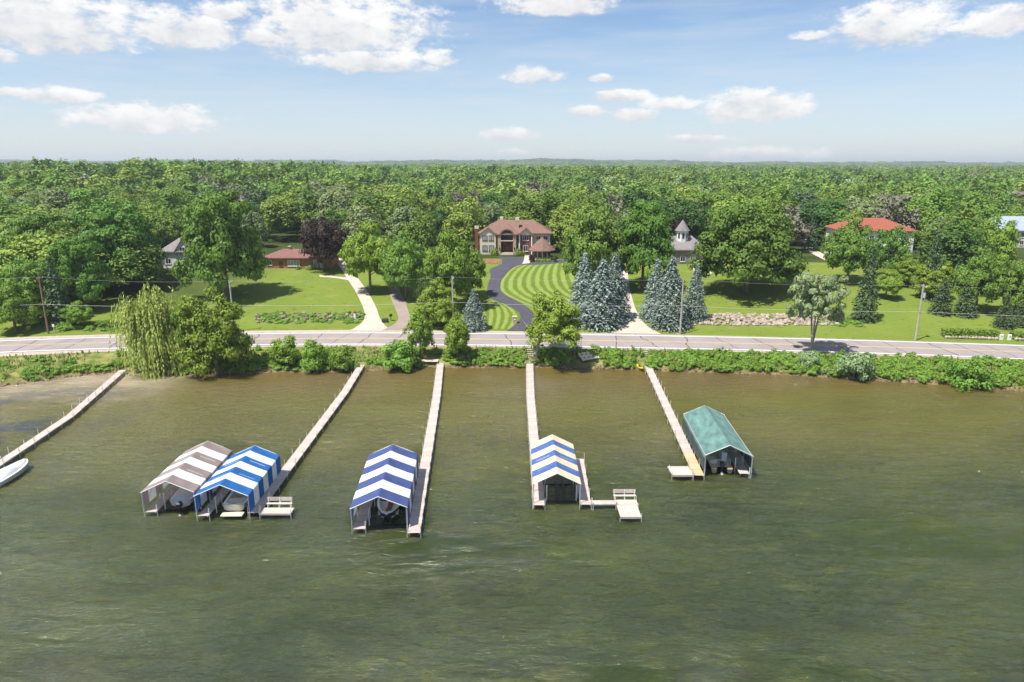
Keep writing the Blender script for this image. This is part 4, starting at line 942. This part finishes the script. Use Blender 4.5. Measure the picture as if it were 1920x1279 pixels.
L_maple = leafmat('maple_leaves', (.092,.185,.022), (.142,.265,.034))
L_light = leafmat('light_leaves', (.178,.288,.030), (.268,.385,.050))
L_mid = leafmat('ash_leaves', (.140,.250,.034), (.215,.345,.055))
L_dark = leafmat('dark_leaves', (.060,.130,.022), (.090,.175,.032))
L_will = leafmat('willow_leaves', (.30,.36,.06), (.48,.53,.14))
L_silver = leafmat('silver_leaves', (.19,.29,.10), (.37,.47,.24))
L_purple = leafmat('purple_leaves', (.034,.023,.018), (.080,.048,.038), trans=.15)
L_spruce = leafmat('blue_spruce_needles', (.15,.205,.175), (.30,.37,.33), trans=.1, val=.14)
L_green = leafmat('green_conifer_needles', (.055,.10,.038), (.12,.185,.08), trans=.1)
L_grey = leafmat('bare_twigs', (.17,.16,.115), (.26,.24,.18), trans=.1)
L_bush = leafmat('bank_shrub_leaves', (.150,.275,.030), (.260,.400,.060))
L_forest = leafmat('forest_leaves', (.122,.218,.028), (.185,.298,.044), hue=.013, val=.27)
L_forest2 = leafmat('forest_light_leaves', (.185,.275,.038), (.262,.358,.060), hue=.013, val=.24)
CROWN = {}
def crown_set(key, mat_, nv, *a, **k):
    CROWN[key] = [mesh_from_quads('crown', [crown_quads(*a, **k)], mat_) for _ in range(nv)]
crown_set('maple', L_maple, 3, 170, 95, .042, clump=(.14, .24))
crown_set('light', L_light, 3, 150, 85, .045, clump=(.14, .25))
crown_set('mid', L_mid, 3, 150, 85, .045, clump=(.14, .25))
crown_set('tall', L_light, 2, 90, 85, .075, shape='tall', zasp=3.2)
crown_set('dark', L_dark, 1, 120, 80, .048)
crown_set('purple', L_purple, 1, 130, 85, .050)
crown_set('silver', L_silver, 1, 95, 70, .042, clump=(.11, .20), shape='round', asp=2.2)
crown_set('thin', L_mid, 2, 110, 55, .042, clump=(.13, .22), shape='vase')
crown_set('bush', L_bush, 3, 44, 70, .085, clump=(.26, .4), zlo=-.2)
crown_set('palebush', L_silver, 1, 44, 60, .085, clump=(.26, .4), zlo=-.2)
crown_set('f1', L_forest, 4, 62, 64, .066, clump=(.22, .36), zlo=-.3, zasp=2.4)
crown_set('f2', L_forest2, 4, 62, 64, .066, clump=(.22, .36), zlo=-.3, zasp=2.4)
crown_set('f3', L_dark, 2, 80, 50, .066, clump=(.18, .30), zlo=-.3, zasp=2.4)
crown_set('f4', leafmat('pale_forest_leaves', (.15,.21,.07), (.28,.35,.15)), 2, 80, 50, .066, clump=(.16, .28), zlo=-.3, zasp=2.4)
crown_set('fgrey', L_grey, 1, 60, 26, .060, clump=(.2, .34), zasp=2.4)
CROWN['bluespruce'] = [spruce_mesh('crown', L_spruce, 3.4, 12, 36, 22, 13, .42) for _ in range(2)]
CROWN['conifer'] = [spruce_mesh('crown', L_green, 3.0, 12, 30, 18, 10, .48)]
CROWN['pine'] = [mesh_from_quads('crown', [crown_quads(60, 50, .07, clump=(.18, .3), shape='tall', zasp=2.6)], L_green)]
def willow_mesh():
    P = []; Nn = []; T = []
    for c in range(58):
        D = dirs(1, -.05)[0]; R = rng.uniform(.45, .95); c0 = D*R*np.array([.86, .86, .60])+np.array([0, 0, .40]); L0 = rng.uniform(.22, .62)*(.5+.6*np.hypot(D[0], D[1]))
        for i in range(20):
            dd = rng.normal(size=3)*np.array([.11, .11, .05]); p0 = c0+dd; ln = L0*rng.uniform(.6, 1.25); m_ = 10
            t = np.linspace(0, 1, m_); out = D[:2]*.12+dd[:2]*.5
            x = p0[0]+out[0]*np.sqrt(t); y = p0[1]+out[1]*np.sqrt(t); z = np.maximum(p0[2]+.06*np.sin(t*2.2)-ln*t**1.25, .0)
            P.append(np.stack([x, y, z], 1)+rng.normal(size=(m_, 3))*.010); T.append(np.tile([out[0]*.6, out[1]*.6, -1.], (m_, 1))+rng.normal(size=(m_, 3))*.2)
            Nn.append(np.tile([D[0], D[1], .45], (m_, 1))+rng.normal(size=(m_, 3))*.35)
    P = np.concatenate(P); P[:, 2] *= 1.7
    V = quads_mesh('', P, np.concatenate(Nn), rng.uniform(.7, 1.2, len(P))*.042, None, 2.4, np.concatenate(T)); V[:, 2] /= 1.7
    return mesh_from_quads('crown', [V], L_will)
CROWN['willow'] = [willow_mesh()]
def trunk_mesh(h, r, spread, mat_, nl=5, crown_base=.35, lean=0, stems=1):
    k = MB()
    for s in range(stems):
        a0 = 2*math.pi*s/max(1, stems)+.4; ox = .25*r*2*math.cos(a0)*(stems > 1); sp = spread*.25*(stems > 1)
        top = (ox+sp*math.cos(a0)+lean, sp*math.sin(a0)*.6, h*.85)
        pts = [(ox, 0, -.6), (ox*1.1, 0, h*.12), (ox+(top[0]-ox)*.4, top[1]*.4, h*.4), top]
        k.path(pts, [r*1.25, r, r*.75, r*.18], 8)
        for i in range(nl):
            t = crown_base+(.8-crown_base)*i/nl; z = h*t; a = i*2.4+s; q = .4+.6*(t-.1)
            b0 = (ox+(top[0]-ox)*t, top[1]*t, z); e = (b0[0]+spread*.62*math.cos(a), b0[1]+spread*.62*math.sin(a), z+h*.22)
            mdl = ((b0[0]+e[0])/2, (b0[1]+e[1])/2, z+h*.07); k.path([b0, mdl, e], [r*.42*(1.1-t), r*.3*(1.1-t), r*.06], 5)
    return k.mesh('trunk', mat_)
TR = {}
def tree(kind, label, px, topv, wpx, cb=.18, group=None, pos=None, trunk=m_bark, lean=0, stems=1, name=None, cat='tree', cx=0, depth_k=.9, var=None):
    g = pos or G(*px); u, v, dep = proj((g.x, g.y, g.z))
    d = ray(u, topv); t = g.y/d.y; ht = CAMZ+d.z*t-g.z; R = wpx*dep/FPX/2
    nm = name or {'bluespruce':'blue_spruce','conifer':'spruce_tree','pine':'pine_tree','willow':'willow_tree','maple':'maple_tree','purple':'purple_maple','bush':'shrub','palebush':'shrub'}.get(kind, 'leafy_tree')
    r = thing(nm, label, cat, (g.x, g.y, g.z), 0, group)
    ms = CROWN[kind]; me = ms[random.randrange(len(ms)) if var is None else var]
    rz = random.uniform(0, 6.28)
    if kind in ('bluespruce', 'conifer'):
        base = (3.4 if kind == 'bluespruce' else 3.0); link('crown', me, r, (0, 0, .3), rz, (R/base*random.uniform(1.0, 1.16), R/base, ht/12*.99)).rotation_euler = (random.uniform(-.03, .03), random.uniform(-.03, .03), rz)
        MB().tube((0, 0, -.5), (0, 0, ht*.9), .22, .04, 7).build('trunk', m_bark, r)
    else:
        z0 = ht*cb; kx = 1.12 if kind == 'maple' else 1.0; link('crown', me, r, (cx, 0, z0), rz, (R*kx, R*depth_k*kx, ht-z0))
        link('trunk', trunk_mesh(ht*.9, max(.12, min(.5, R*.05))*(.6 if stems == 3 else 1), R, trunk, 5 if cat == 'tree' else 3, max(cb+.1, .25), cx*.6, stems), r)
    return r
HERO_RECT = []
T = tree
# shore side
T('willow', 'drooping yellow green willow on the shore', (294,692), 534, 128, cb=.0, name='willow_tree')
T('light', 'bright round tree touching the willow at the shore', (408,700), 545, 142, cb=.02)
T('mid', 'upright bright tree squeezed between the willow and the round shore tree', (366,690), 533, 75, cb=.1)
T('bush', 'rounded shrub on the bank right of the round shore tree', (536,684), 628, 62, cb=.0, cat='shrub')
T('bush', 'pointed shrub in the middle of the bank shrub row', (590,694), 634, 52, cb=.0, cat='shrub')
T('bush', 'shrub on the bank just left of the bent dock', (640,696), 646, 48, cb=.0, cat='shrub')
T('bush', 'large dense shrub between the bent and straight docks', (752,692), 634, 80, cb=.0, cat='shrub')
T('tall', 'slender bright tree on the bank left of the middle steps', (789,672), 563, 54, cb=.06)
T('tall', 'leaning ivy covered tree on the bank right of the middle steps', (858,676), 576, 58, cb=.02)
T('light', 'spreading tree leaning over the road beside the shaded steps', (1004,680), 548, 150, cb=.22, cx=3.2, trunk=m_barkp, depth_k=.7)
T('silver', 'silvery wind blown tree with several stems by the road', (1521,660), 483, 124, cb=.26, trunk=m_barkp, stems=3)
T('palebush', 'small silvery shrub under the silver tree', (1513,690), 650, 40, cb=0, cat='shrub')
T('palebush', 'wide pale shrub right of the metal railing', (1600,708), 648, 72, cb=0, cat='shrub')
T('bush', 'big round shrub at the water near the right edge', (1815,727), 662, 74, cb=0, cat='shrub')
# spruces
SG = 'blue spruces flanking the pale driveway'
for (u, v, tp, w_, lb) in ((1096,597,474,80,'left rear blue spruce of the trio beside the striped lawn'), (1151,598,474,78,'right rear blue spruce of the trio beside the striped lawn'), (1124,611,486,104,'front blue spruce of the trio beside the striped lawn'),
    (1226,599,484,60,'left blue spruce of the trio by the pale utility pole'), (1255,613,480,84,'tallest blue spruce of the trio by the pale utility pole'), (1299,601,495,60,'right blue spruce of the trio by the pale utility pole'),
    (889,618,543,60,'short blue spruce by the road left of the black driveway')):
    T('bluespruce', lb, (u, v), tp, w_, group=SG)
T('conifer', 'thin drooping spruce with bare lower trunk on the right lawn', (1619,601), 462, 52, name='spruce_tree')
for (u, v, tp, w_, lb) in ((1762,588,520,48,'dark spruce behind the right utility pole'), (1808,592,530,50,'second dark spruce right of the utility pole'), (1880,614,553,44,'small blue green spruce by the right hedge'), (1912,612,560,36,'small spruce at the right edge above the hedge'),
    (1520,470,400,36,'pointed spruce beside the curving path'), (110,603,482,66,'narrow ivy green spruce behind the brown utility pole'), (1742,560,430,50,'tall dark spruce right of the red roofed house')):
    T('conifer', lb, (u, v), tp, w_)
# big lawn trees
T('maple', 'huge dark maple on the left lawn beside the ranch house', (427,557), 352, 158, cb=.05)
T('maple', 'big dark maple left of the half hidden timbered house', (228,538), 372, 160, cb=.05)
T('purple', 'round purple leaved maple beside the ranch house', (608,509), 400, 88, cb=.16, name='purple_maple')
T('maple', 'broad maple with forked trunk on the right lawn', (1397,548), 371, 192, cb=.05, stems=2)
T('maple', 'tall full maple behind the blue spruces right of the mansion', (1204,540), 364, 116, cb=.08)
T('mid', 'pale green maple at the right of the mansion', (1112,545), 368, 146, cb=.04)
T('light', 'bright tree right of the concrete drive', (695,549), 400, 104, cb=.1)
T('mid', 'leafy tree between the two left driveways', (762,560), 425, 96, cb=.04)
T('light', 'large bright tree left of the black driveway', (845,580), 412, 120, cb=.04)
T('mid', 'lower leafy tree beside the top of the black driveway', (880,556), 452, 66, cb=.02)
T('light', 'low bright tree at the roadside left of the black driveway', (822,612), 530, 96, cb=.0)
T('dark', 'dark low tree behind the slender bank tree', (806,596), 500, 60, cb=.0)
T('mid', 'leafy tree filling the gap above the taupe drive', (738,540), 430, 84, cb=.12)
# left woods edge
for (k_, u, v, tp, w_, lb) in (('light',30,622,528,100,'bright yellow green tree at the left edge by the road'), ('mid',70,600,470,110,'leafy tree behind the brown utility pole'), ('thin',40,575,445,120,'greyish thin crowned tree at the left edge'),
    ('maple',160,580,438,110,'dark green tree above the left lawn corner'), ('light',150,612,560,60,'small bright tree by the brown utility pole'), ('mid',20,540,400,130,'leafy tree high at the left edge'), ('maple',110,535,390,130,'rounded dark tree left of the big left maple')):
    T(k_, lb, (u, v), tp, w_, cb=.04)
# right side
for (k_, u, v, tp, w_, lb) in (('mid',1588,530,400,96,'thin leaved tree standing before the red roofed house'), ('thin',1668,522,408,84,'thin tree before the right half of the red roofed house'), ('mid',1828,585,456,92,'pale full tree above the right hedge'), ('light',1745,560,486,76,'bright low tree on the right slope'),
    ('light',1700,535,478,70,'bright tree below the red roofed house'), ('mid',1902,590,478,86,'leafy tree at the right edge below the blue roof'), ('light',1852,520,408,92,'yellowish tree left of the blue grey roof'), ('maple',1790,520,408,86,'dark leafy tree on the right slope'), ('light',1660,560,500,60,'small bright tree right of the bare trunked spruce'),
    ('purple',1270,470,394,36,'small purple tree beside the turret house'), ('purple',1068,440,394,30,'small purple tree behind the pale maple')):
    T(k_, lb, (u, v), tp, w_, cb=.06)

T('fgrey', 'grey purple bare tree left of the mansion chimneys', (893,452), 352, 46, cb=.1)
T('pine', 'tall dark pine behind the pale maple right of the mansion', (1115,425), 322, 44, cb=.05)
T('fgrey', 'grey bare crown beyond the ranch house', (590,415), 336, 60, cb=.1)
# ------------------------------------------------------------------ woods: the nearest trees one by one, the rest as one mass
PROT = [(884,404,1046,502,213), (500,448,606,512,205), (312,440,350,505,200), (1262,408,1306,520,206), (1568,402,1722,492,205), (1866,398,1990,468,222), (1488,440,1562,492,200), (505,440,572,470,235)]
def ok(x, y, R, ht):
    z = float(H(x, y)); u0, vb, dep = proj((x, y, z)); _, vt, _ = proj((x, y, z+ht)); hw = R*FPX/dep*.9
    for (a, b_, c_, d_, dd) in PROT:
        if y < dd+9 and u0+hw > a and u0-hw < c_ and vt < d_ and vb > b_: return False
    if y > 205: return True
    if u0 < 320 and vb < 548: return True
    if u0 < 130 and vb < 600: return True
    if u0 > 1735 and vb < 545: return True
    if u0 > 1850 and vb < 580: return True
    return False
cells = {}; pts = []
def try_add(x, y, s):
    cx_, cy_ = int(x//s), int(y//s)
    for i in (-1, 0, 1):
        for j in (-1, 0, 1):
            for (a, b_) in cells.get((s, cx_+i, cy_+j), ()):
                if (a-x)**2+(b_-y)**2 < (s*.82)**2: return False
    cells.setdefault((s, cx_, cy_), []).append((x, y)); return True
near = []; tries = 0
while tries < 9000:
    tries += 1; y = random.uniform(145, 480); x = random.uniform(-.86, .86)*(y+15)
    R = random.uniform(5.2, 10.6); ht = random.uniform(7, 12)+R*.9
    if not ok(x, y, R, ht): continue
    if try_add(x, y, 13.0): near.append((x, y, R, ht))
near.sort(key=lambda t: t[1])
indiv = near[:235]; rest = near[235:]
for (x, y, R, ht) in indiv:
    z = float(H(x, y)); q = random.random(); u0 = proj((x, y, z))[0]
    lm = [(130, 'at the left edge'), (300, 'behind the big left maple'), (420, 'behind the timbered house'), (520, 'behind the huge lawn maple'), (620, 'behind the ranch house'), (740, 'behind the concrete drive trees'), (870, 'left of the mansion'), (960, 'behind the left half of the mansion'), (1060, 'behind the right half of the mansion'),
        (1180, 'behind the pale maple'), (1290, 'behind the turret house'), (1420, 'behind the broad forked maple'), (1560, 'above the curving path'), (1730, 'behind the red roofed house'), (1850, 'left of the blue grey roof'), (9999, 'at the right edge')]
    side = next(t for a, t in lm if u0 < a); row = 'front row' if y < 232 else ('second row' if y < 262 else ('third row' if y < 292 else 'deep row'))
    big = 'broad' if R > 7.4 else ('small' if R < 6.2 else 'medium')
    if q < .14: kd, lb = 'f3', '%s dark green crown, %s of the woods %s' % (big, row, side)
    elif q < .24: kd, lb = 'f4', '%s pale crown, %s of the woods %s' % (big, row, side)
    elif q < .56: kd, lb = 'f1', '%s mid green crown, %s of the woods %s' % (big, row, side)
    elif q < .88: kd, lb = 'f2', '%s light green crown, %s of the woods %s' % (big, row, side)
    elif q < .95: kd, lb = 'pine', '%s dark pine, %s of the woods %s' % (big, row, side)
    else: kd, lb = 'fgrey', '%s bare crown, %s of the woods %s' % (big, row, side)
    ms = CROWN[kd]; o = link('woodland_tree', ms[random.randrange(len(ms))], None, (x, y, z+ht*.05), random.uniform(0, 6.28), (R, R, ht*.95))
    tag(o, lb, 'tree', 'woodland trees behind the houses')
src = bpy.data.collections.new('forest_sources')
def lod(mat_, n): 
    r = []
    for i in range(n):
        o = bpy.data.objects.new('tree_source_%02d' % len(src.objects), mesh_from_quads('crown', [crown_quads(34, 22, .14, clump=(.26, .42), zlo=-.25, zasp=2.2)], mat_)); src.objects.link(o); r.append(o)
lod(L_forest, 3); lod(L_forest2, 3); lod(L_dark, 1); lod(L_silver, 1)
o = bpy.data.objects.new('tree_source_%02d' % len(src.objects), mesh_from_quads('crown', [crown_quads(30, 16, .12, clump=(.26, .4), zlo=-.25, zasp=2.2)], L_grey)); src.objects.link(o)
fp = []
for (x, y, R, ht) in rest: fp.append((x, y, R, ht))
y = 482.
while y < 5200:
    s = max(12.5, y*.0125); nx = int(1.74*(y+20)/s)
    for i in range(nx):
        x = (-.87+1.74*(i+random.random())/nx)*(y+20); yy = y+random.uniform(-.6, .6)*s; fp.append((x, yy, s*random.uniform(.45, .85), random.uniform(8, 21)))
    y += s*.95
fp = np.array(fp); n = len(fp); zz = H(fp[:, 0], fp[:, 1])
me = bpy.data.meshes.new('forest'); me.from_pydata(np.stack([fp[:, 0], fp[:, 1], zz], 1), [], [])
def addattr(nm, ty, arr, key):
    a = me.attributes.new(nm, ty, 'POINT'); a.data.foreach_set(key, np.asarray(arr).reshape(-1))
# patches of one kind, as woods have
pn = np.sin(fp[:, 0]*.011+1)+np.sin(fp[:, 1]*.008+fp[:, 0]*.004)+rng.normal(size=n)*.8
greyp = (np.sin(fp[:, 0]*.006+fp[:, 1]*.009)+np.sin(fp[:, 0]*.017-2)+rng.normal(size=n)*.7+sstep(0, 600, fp[:, 0])*.7) > 2.5
rk = rng.random(n); ix = np.where(greyp, 8, np.where(rk < .13, 6, np.where(rk > .955, 7, np.where(pn > .3, rng.integers(3, 6, n), rng.integers(0, 3, n)))))
addattr('pick', 'INT', ix.astype(np.int32), 'value')
addattr('siz', 'FLOAT_VECTOR', np.stack([fp[:, 2], fp[:, 2], fp[:, 3]], 1).astype(np.float32), 'vector')
addattr('rot', 'FLOAT_VECTOR', np.stack([np.zeros(n), np.zeros(n), rng.uniform(0, 6.28, n)], 1).astype(np.float32), 'vector')
fo = link('forest', me); tag(fo, 'green woodland stretching from behind the houses to the hazy hills', 'forest', kind='stuff')
ng = bpy.data.node_groups.new('forest_scatter', 'GeometryNodeTree')
ng.interface.new_socket('Geometry', in_out='INPUT', socket_type='NodeSocketGeometry'); ng.interface.new_socket('Geometry', in_out='OUTPUT', socket_type='NodeSocketGeometry')
gi = ng.nodes.new('NodeGroupInput'); go = ng.nodes.new('NodeGroupOutput'); ip = ng.nodes.new('GeometryNodeInstanceOnPoints'); ci = ng.nodes.new('GeometryNodeCollectionInfo')
ci.inputs['Collection'].default_value = src; ci.inputs['Separate Children'].default_value = True; ci.inputs['Reset Children'].default_value = True
def na(nm, ty):
    a = ng.nodes.new('GeometryNodeInputNamedAttribute'); a.data_type = ty; a.inputs[0].default_value = nm; return a.outputs[0]
l = ng.links; l.new(gi.outputs[0], ip.inputs['Points']); l.new(ci.outputs[0], ip.inputs['Instance']); ip.inputs['Pick Instance'].default_value = True
l.new(na('pick', 'INT'), ip.inputs['Instance Index']); l.new(na('siz', 'FLOAT_VECTOR'), ip.inputs['Scale'])
er = ng.nodes.new('FunctionNodeEulerToRotation'); l.new(na('rot', 'FLOAT_VECTOR'), er.inputs[0]); l.new(er.outputs[0], ip.inputs['Rotation'])
l.new(ip.outputs[0], go.inputs[0]); md = fo.modifiers.new('scatter', 'NODES'); md.node_group = ng
print('individual woodland trees', len(indiv), 'forest instances', n)

# ------------------------------------------------------------------ bank vegetation, rocks, beds
def veg(name, spots, mat_, leaf, label, cat):
    Vs = []
    for (x, y, z, R, h) in spots:
        V = crown_quads(11, 34, .17, clump=(.3, .5), zlo=-.1, zasp=1.2)*np.array([R, R, h]); Vs.append(V+np.array([x, y, z-.1]))
    o = link(name, mesh_from_quads(name, Vs, mat_)); tag(o, label, cat, kind='stuff')
sp = []; sp2 = []
for i in range(1500):
    x = random.uniform(-92, 112); ys, yn = float(ysf(x)), float(ynf(x)); t = random.random(); y = ys+.4+(yn-ys-1.6)*t
    u = proj((x, y, 1))[0]
    dens = 1.0 if u > 1100 else (.75 if u > 830 else (.8 if t < .45 else .12))
    if u < 260: dens = .5 if t < .35 else .1
    if any(abs(u-q) < 9 for q in (679, 828, 993, 1211)) or 1064 < u < 1132 and t < .8 or (788 < u < 822 and t < .6) or (1184 < u < 1216 and t < .7): continue
    if random.random() > dens: continue
    R = random.uniform(.6, 1.3); h = random.uniform(.7, 1.6)*(1.15 if u > 1100 else .9)
    (sp if random.random() < .75 else sp2).append((x, y, float(H(x, y)), R, h))
veg('bank_shrubs', sp, L_bush, .2, 'low green brush covering the lake bank', 'brush')
veg('bank_weeds', sp2, L_mid, .2, 'darker weeds mixed through the lake bank', 'weeds')
gp = []; gt = []
for i in range(9000):
    x = random.uniform(-95, 115); ys, yn = float(ysf(x)), float(ynf(x)); t = random.random(); y = ys+.2+(yn-ys-.5)*t; gp.append((x, y, ys, yn))
gp = np.array(gp); z = H(gp[:, 0], gp[:, 1]); ug = np.sin(gp[:, 0]*.7)+np.sin(gp[:, 0]*.23+2)+rng.normal(size=len(gp))*.8; kp = ug > .2; gp = gp[kp]; z = z[kp]; n_ = len(gp)
hgt = rng.uniform(.35, .95, n_); P = np.stack([gp[:, 0], gp[:, 1], z+hgt*.45], 1); Tn = np.stack([rng.normal(size=n_)*.25, rng.normal(size=n_)*.25, np.ones(n_)], 1); Nn = np.stack([rng.normal(size=n_), -np.abs(rng.normal(size=n_)), np.zeros(n_)+.2], 1)
L_grass = leafmat('bank_grass_blades', (.16,.22,.05), (.38,.37,.15))
tag(link('bank_grass', mesh_from_quads('bank_grass', [quads_mesh('', P, Nn, hgt*.32, None, 3.2, Tn)], L_grass)), 'tall pale grass tufts on the lake bank', 'grass', kind='stuff')
def rock(k, x, y, z, s):
    n = 7; ph = random.uniform(0, 6.28); vs = []
    for lv, rr in ((-.35, .8), (.1, 1.0), (.45, .62)):
        for i in range(n):
            a = 2*math.pi*i/n+ph; q = rr*random.uniform(.8, 1.15)*s/2; vs.append((x+q*math.cos(a)*1.2, y+q*math.sin(a), z+lv*s*random.uniform(.8, 1.1)))
    k.add(vs, [tuple(range(n))[::-1], tuple(range(2*n, 3*n))]+[(l_*n+i, l_*n+(i+1) % n, (l_+1)*n+(i+1) % n, (l_+1)*n+i) for l_ in (0, 1) for i in range(n)])
m_shore = mat('wet_shore_stone', (.17,.13,.095), .8, .3, 1.5, bump=.4, island=.5)
def rocks(name, label, gen, m_=m_rock):
    k = MB()
    for (x, y, z, s) in gen: rock(k, x, y, z, s)
    tag(k.build(name, m_), label, 'rocks', kind='stuff')
gen = []
for i in range(620):
    x = random.uniform(-95, 115); y = float(ysf(x))+random.uniform(-.3, .6); gen.append((x, y, float(H(x, y)), random.uniform(.15, .42)))
rocks('shore_stones', 'small brown stones along the waterline', gen, m_shore)
def bed_rocks(u0, u1, v0, v1, n, s0, s1, lift_=.0):
    g = []
    for i in range(n):
        u = random.uniform(u0, u1); t = random.random(); p = G(u, v1+(v0-v1)*t+(u-u0)/(u1-u0)*3*0); g.append((p.x, p.y, p.z+lift_*(1-abs(2*t-1))+.1, random.uniform(s0, s1)))
    return g
rocks('boulder_wall', 'long pale boulder retaining bank beside the right spruces', bed_rocks(1288, 1572, 590, 611, 640, .4, .85, .22))
rocks('garden_stones', 'scattered stones in the flower bed by the left lawn', bed_rocks(478, 680, 588, 606, 110, .3, .8, .2), m_bed)
rocks('bed_stones', 'small stones round the garden bed by the mansion', bed_rocks(906, 940, 487, 496, 14, .3, .5), m_bed)
sp = []
for i in range(110):
    p = G(random.uniform(478, 680), random.uniform(588, 606)); sp.append((p.x, p.y, p.z, random.uniform(.4, 1.0), random.uniform(.4, .9)))
for i in range(26):
    p = G(random.uniform(1540, 1620), random.uniform(597, 612)); sp.append((p.x, p.y, p.z, random.uniform(.6, 1.2), random.uniform(.4, .8)))
for i in range(40):
    p = G(random.uniform(95, 235), random.uniform(607, 622)); sp.append((p.x, p.y, p.z, random.uniform(.6, 1.3), random.uniform(.5, 1.0)))
veg('bed_plants', sp, L_bush, .2, 'low flower bed plants among stones beyond the road', 'plants')
def hedge(label, px0, px1, h, d, m_=L_bush, wall=False):
    a = G(*px0); c = G(*px1); l_ = (c-a).length; ang = math.atan2((c-a).y, (c-a).x); r = thing('hedge', label, 'hedge', a, ang)
    n = int(l_*d*h*90)+200; P = np.stack([rng.uniform(0, l_, n), rng.uniform(-d/2, d/2, n), rng.uniform(.15, h, n)], 1)
    f = rng.integers(0, 4, n); P[f == 0, 1] = -d/2; P[f == 1, 2] = h; P[f == 3, 1] = d/2; P += rng.normal(size=P.shape)*.06
    Nn = rng.normal(size=P.shape)*.5; Nn[f == 0] += [0, -1, .2]; Nn[f == 1] += [0, 0, 1]
    link('foliage', mesh_from_quads('foliage', [quads_mesh('', P, Nn, rng.uniform(.2, .34, n), None, 1.4)], m_), r)
    MB().box(.1, l_-.1, -d/2+.15, d/2-.15, -.3, h-.15).build('branches', m_bark, r)
    if wall:
        k = MB()
        for i in range(int(l_/.6)): rock(k, .3+i*.6, -d/2-.45, .2, random.uniform(.5, .75))
        o = k.build('stone_edging', m_rock, r); tag(o, kind='stuff')
hedge('clipped hedge above a stone edging at the right', (1766,631), (1868,634), 1.5, 1.6, wall=True)
hedge('short clipped hedge at the far right edge', (1896,635), (1960,637), 1.3, 1.5, wall=True)
hedge('yellow green hedge left of the mansion entrance', (920,478.5), (931,478.8), 1.5, 1.4, L_light)
hedge('yellow green hedge right of the mansion entrance', (969,478.8), (985,478.5), 1.1, 1.2, L_light)
hedge('low hedge in front of the garden pavilion', (1004,491), (1032,491), .7, 1.0, L_light)
for (u, v, tp, w_, lb, kd) in ((997,490.5,476,13,'reddish round shrub beside the garden pavilion','purple'), (929,478,462,9,'small shrub against the mansion left wing','bush'), (972,478,464,10,'small shrub right of the mansion entrance','bush'), (1040,491,474,10,'shrub at the right side of the garden pavilion','dark'),
    (560,505,498,10,'small shrub under the ranch house picture window','bush'), (583,505,497,22,'low shrub at the ranch house right windows','bush'), (205,614,596,52,'grey green mound shrub at the left roadside','thin')):
    T(kd, lb, (u, v), tp, w_, cb=0, cat='shrub', name='shrub')

# ------------------------------------------------------------------ small roadside things
g = G(733, 602); r = thing('mailbox', 'dark mailbox on a post between the two left drives', 'mailbox', g)
MB().box(-.06, .06, -.06, .06, -.4, 1.05).build('post', m_tudor, r)
k = MB(); k.prism([(-.3, 1.052), (.3, 1.052), (.3, 1.35), (.18, 1.5), (-.18, 1.5), (-.3, 1.35)], -.35, .35); k.build('box', m_dark, r); MB().box(.302, .33, .05, .25, 1.3, 1.6).build('flag', m_red, r)
g = G(722, 604); r = thing('utility_box', 'low green utility box beside the mailbox', 'utility box', g); k = rbox(MB(), -.6, .6, -.5, .5, -.2, .8, .1); k.build('cabinet', m_tudor, r); MB().box(-.65, .65, -.55, .55, -.3, -.21).build('base', m_conc, r)
g = G(666, 597); r = thing('garden_lighthouse', 'small white ornamental lighthouse with red top in the flower bed', 'ornament', g)
MB().tube((0, 0, -.2), (0, 0, 1.3), .38, .24, 10).build('tower', m_white, r); MB().tube((0, 0, 1.302), (0, 0, 1.38), .36, n=10).build('gallery', m_dark, r); MB().tube((0, 0, 1.382), (0, 0, 1.65), .17, n=10).build('lantern', m_glassl, r); MB().tube((0, 0, 1.652), (0, 0, 1.95), .26, .02, 10).build('cap', m_red, r)
g = G(965, 606); r = thing('stone_pillar', 'tan stone pillar beside the foot of the black driveway', 'pillar', g); MB().box(-.42, .42, -.42, .42, -.4, 1.35).build('shaft', m_stone, r); MB().box(-.52, .52, -.52, .52, 1.352, 1.5).build('cap', m_conc, r); MB().box(-.2, .2, -.46, -.422, .8, 1.1).build('name_plate', m_white, r)
for (u, v, lb) in ((1877,637,'white marker post at the end of the right hedge'), (1892,637.5,'white marker post beside the far right hedge')):
    g = G(u, v); r = thing('marker_post', lb, 'post', g); rbox(MB(), -.3, .3, -.15, .15, -.3, 1.1, .08).build('body', m_white, r); MB().box(-.2, .2, -.17, -.152, .6, .85).build('plate', m_pipe, r)
g = G(102, 622); r = thing('road_marker', 'small white sign post beside the brown utility pole', 'sign', g); MB().tube((0, 0, -.4), (0, 0, 1.3), .05, n=6).build('post', m_white, r); MB().box(-.25, .25, -.08, -.055, 1.0, 1.6).build('plate', m_white, r)

# ------------------------------------------------------------------ haze
k = MB(); k.box(-9500, 9500, -700, 9000, -4, 110); hz = k.build('haze', bpy.data.materials.new('haze_air')); tag(hz, 'thin pale summer haze over the whole landscape', 'haze', kind='stuff')
hm = hz.data.materials[0]; hm.use_nodes = True; N = hm.node_tree.nodes; N.clear(); ou = N.new('ShaderNodeOutputMaterial'); pv = N.new('ShaderNodeVolumePrincipled')
pv.inputs['Color'].default_value = (.80, .88, .97, 1); pv.inputs['Density'].default_value = 1.6e-4; pv.inputs['Anisotropy'].default_value = .2
hm.node_tree.links.new(pv.outputs[0], ou.inputs['Volume'])
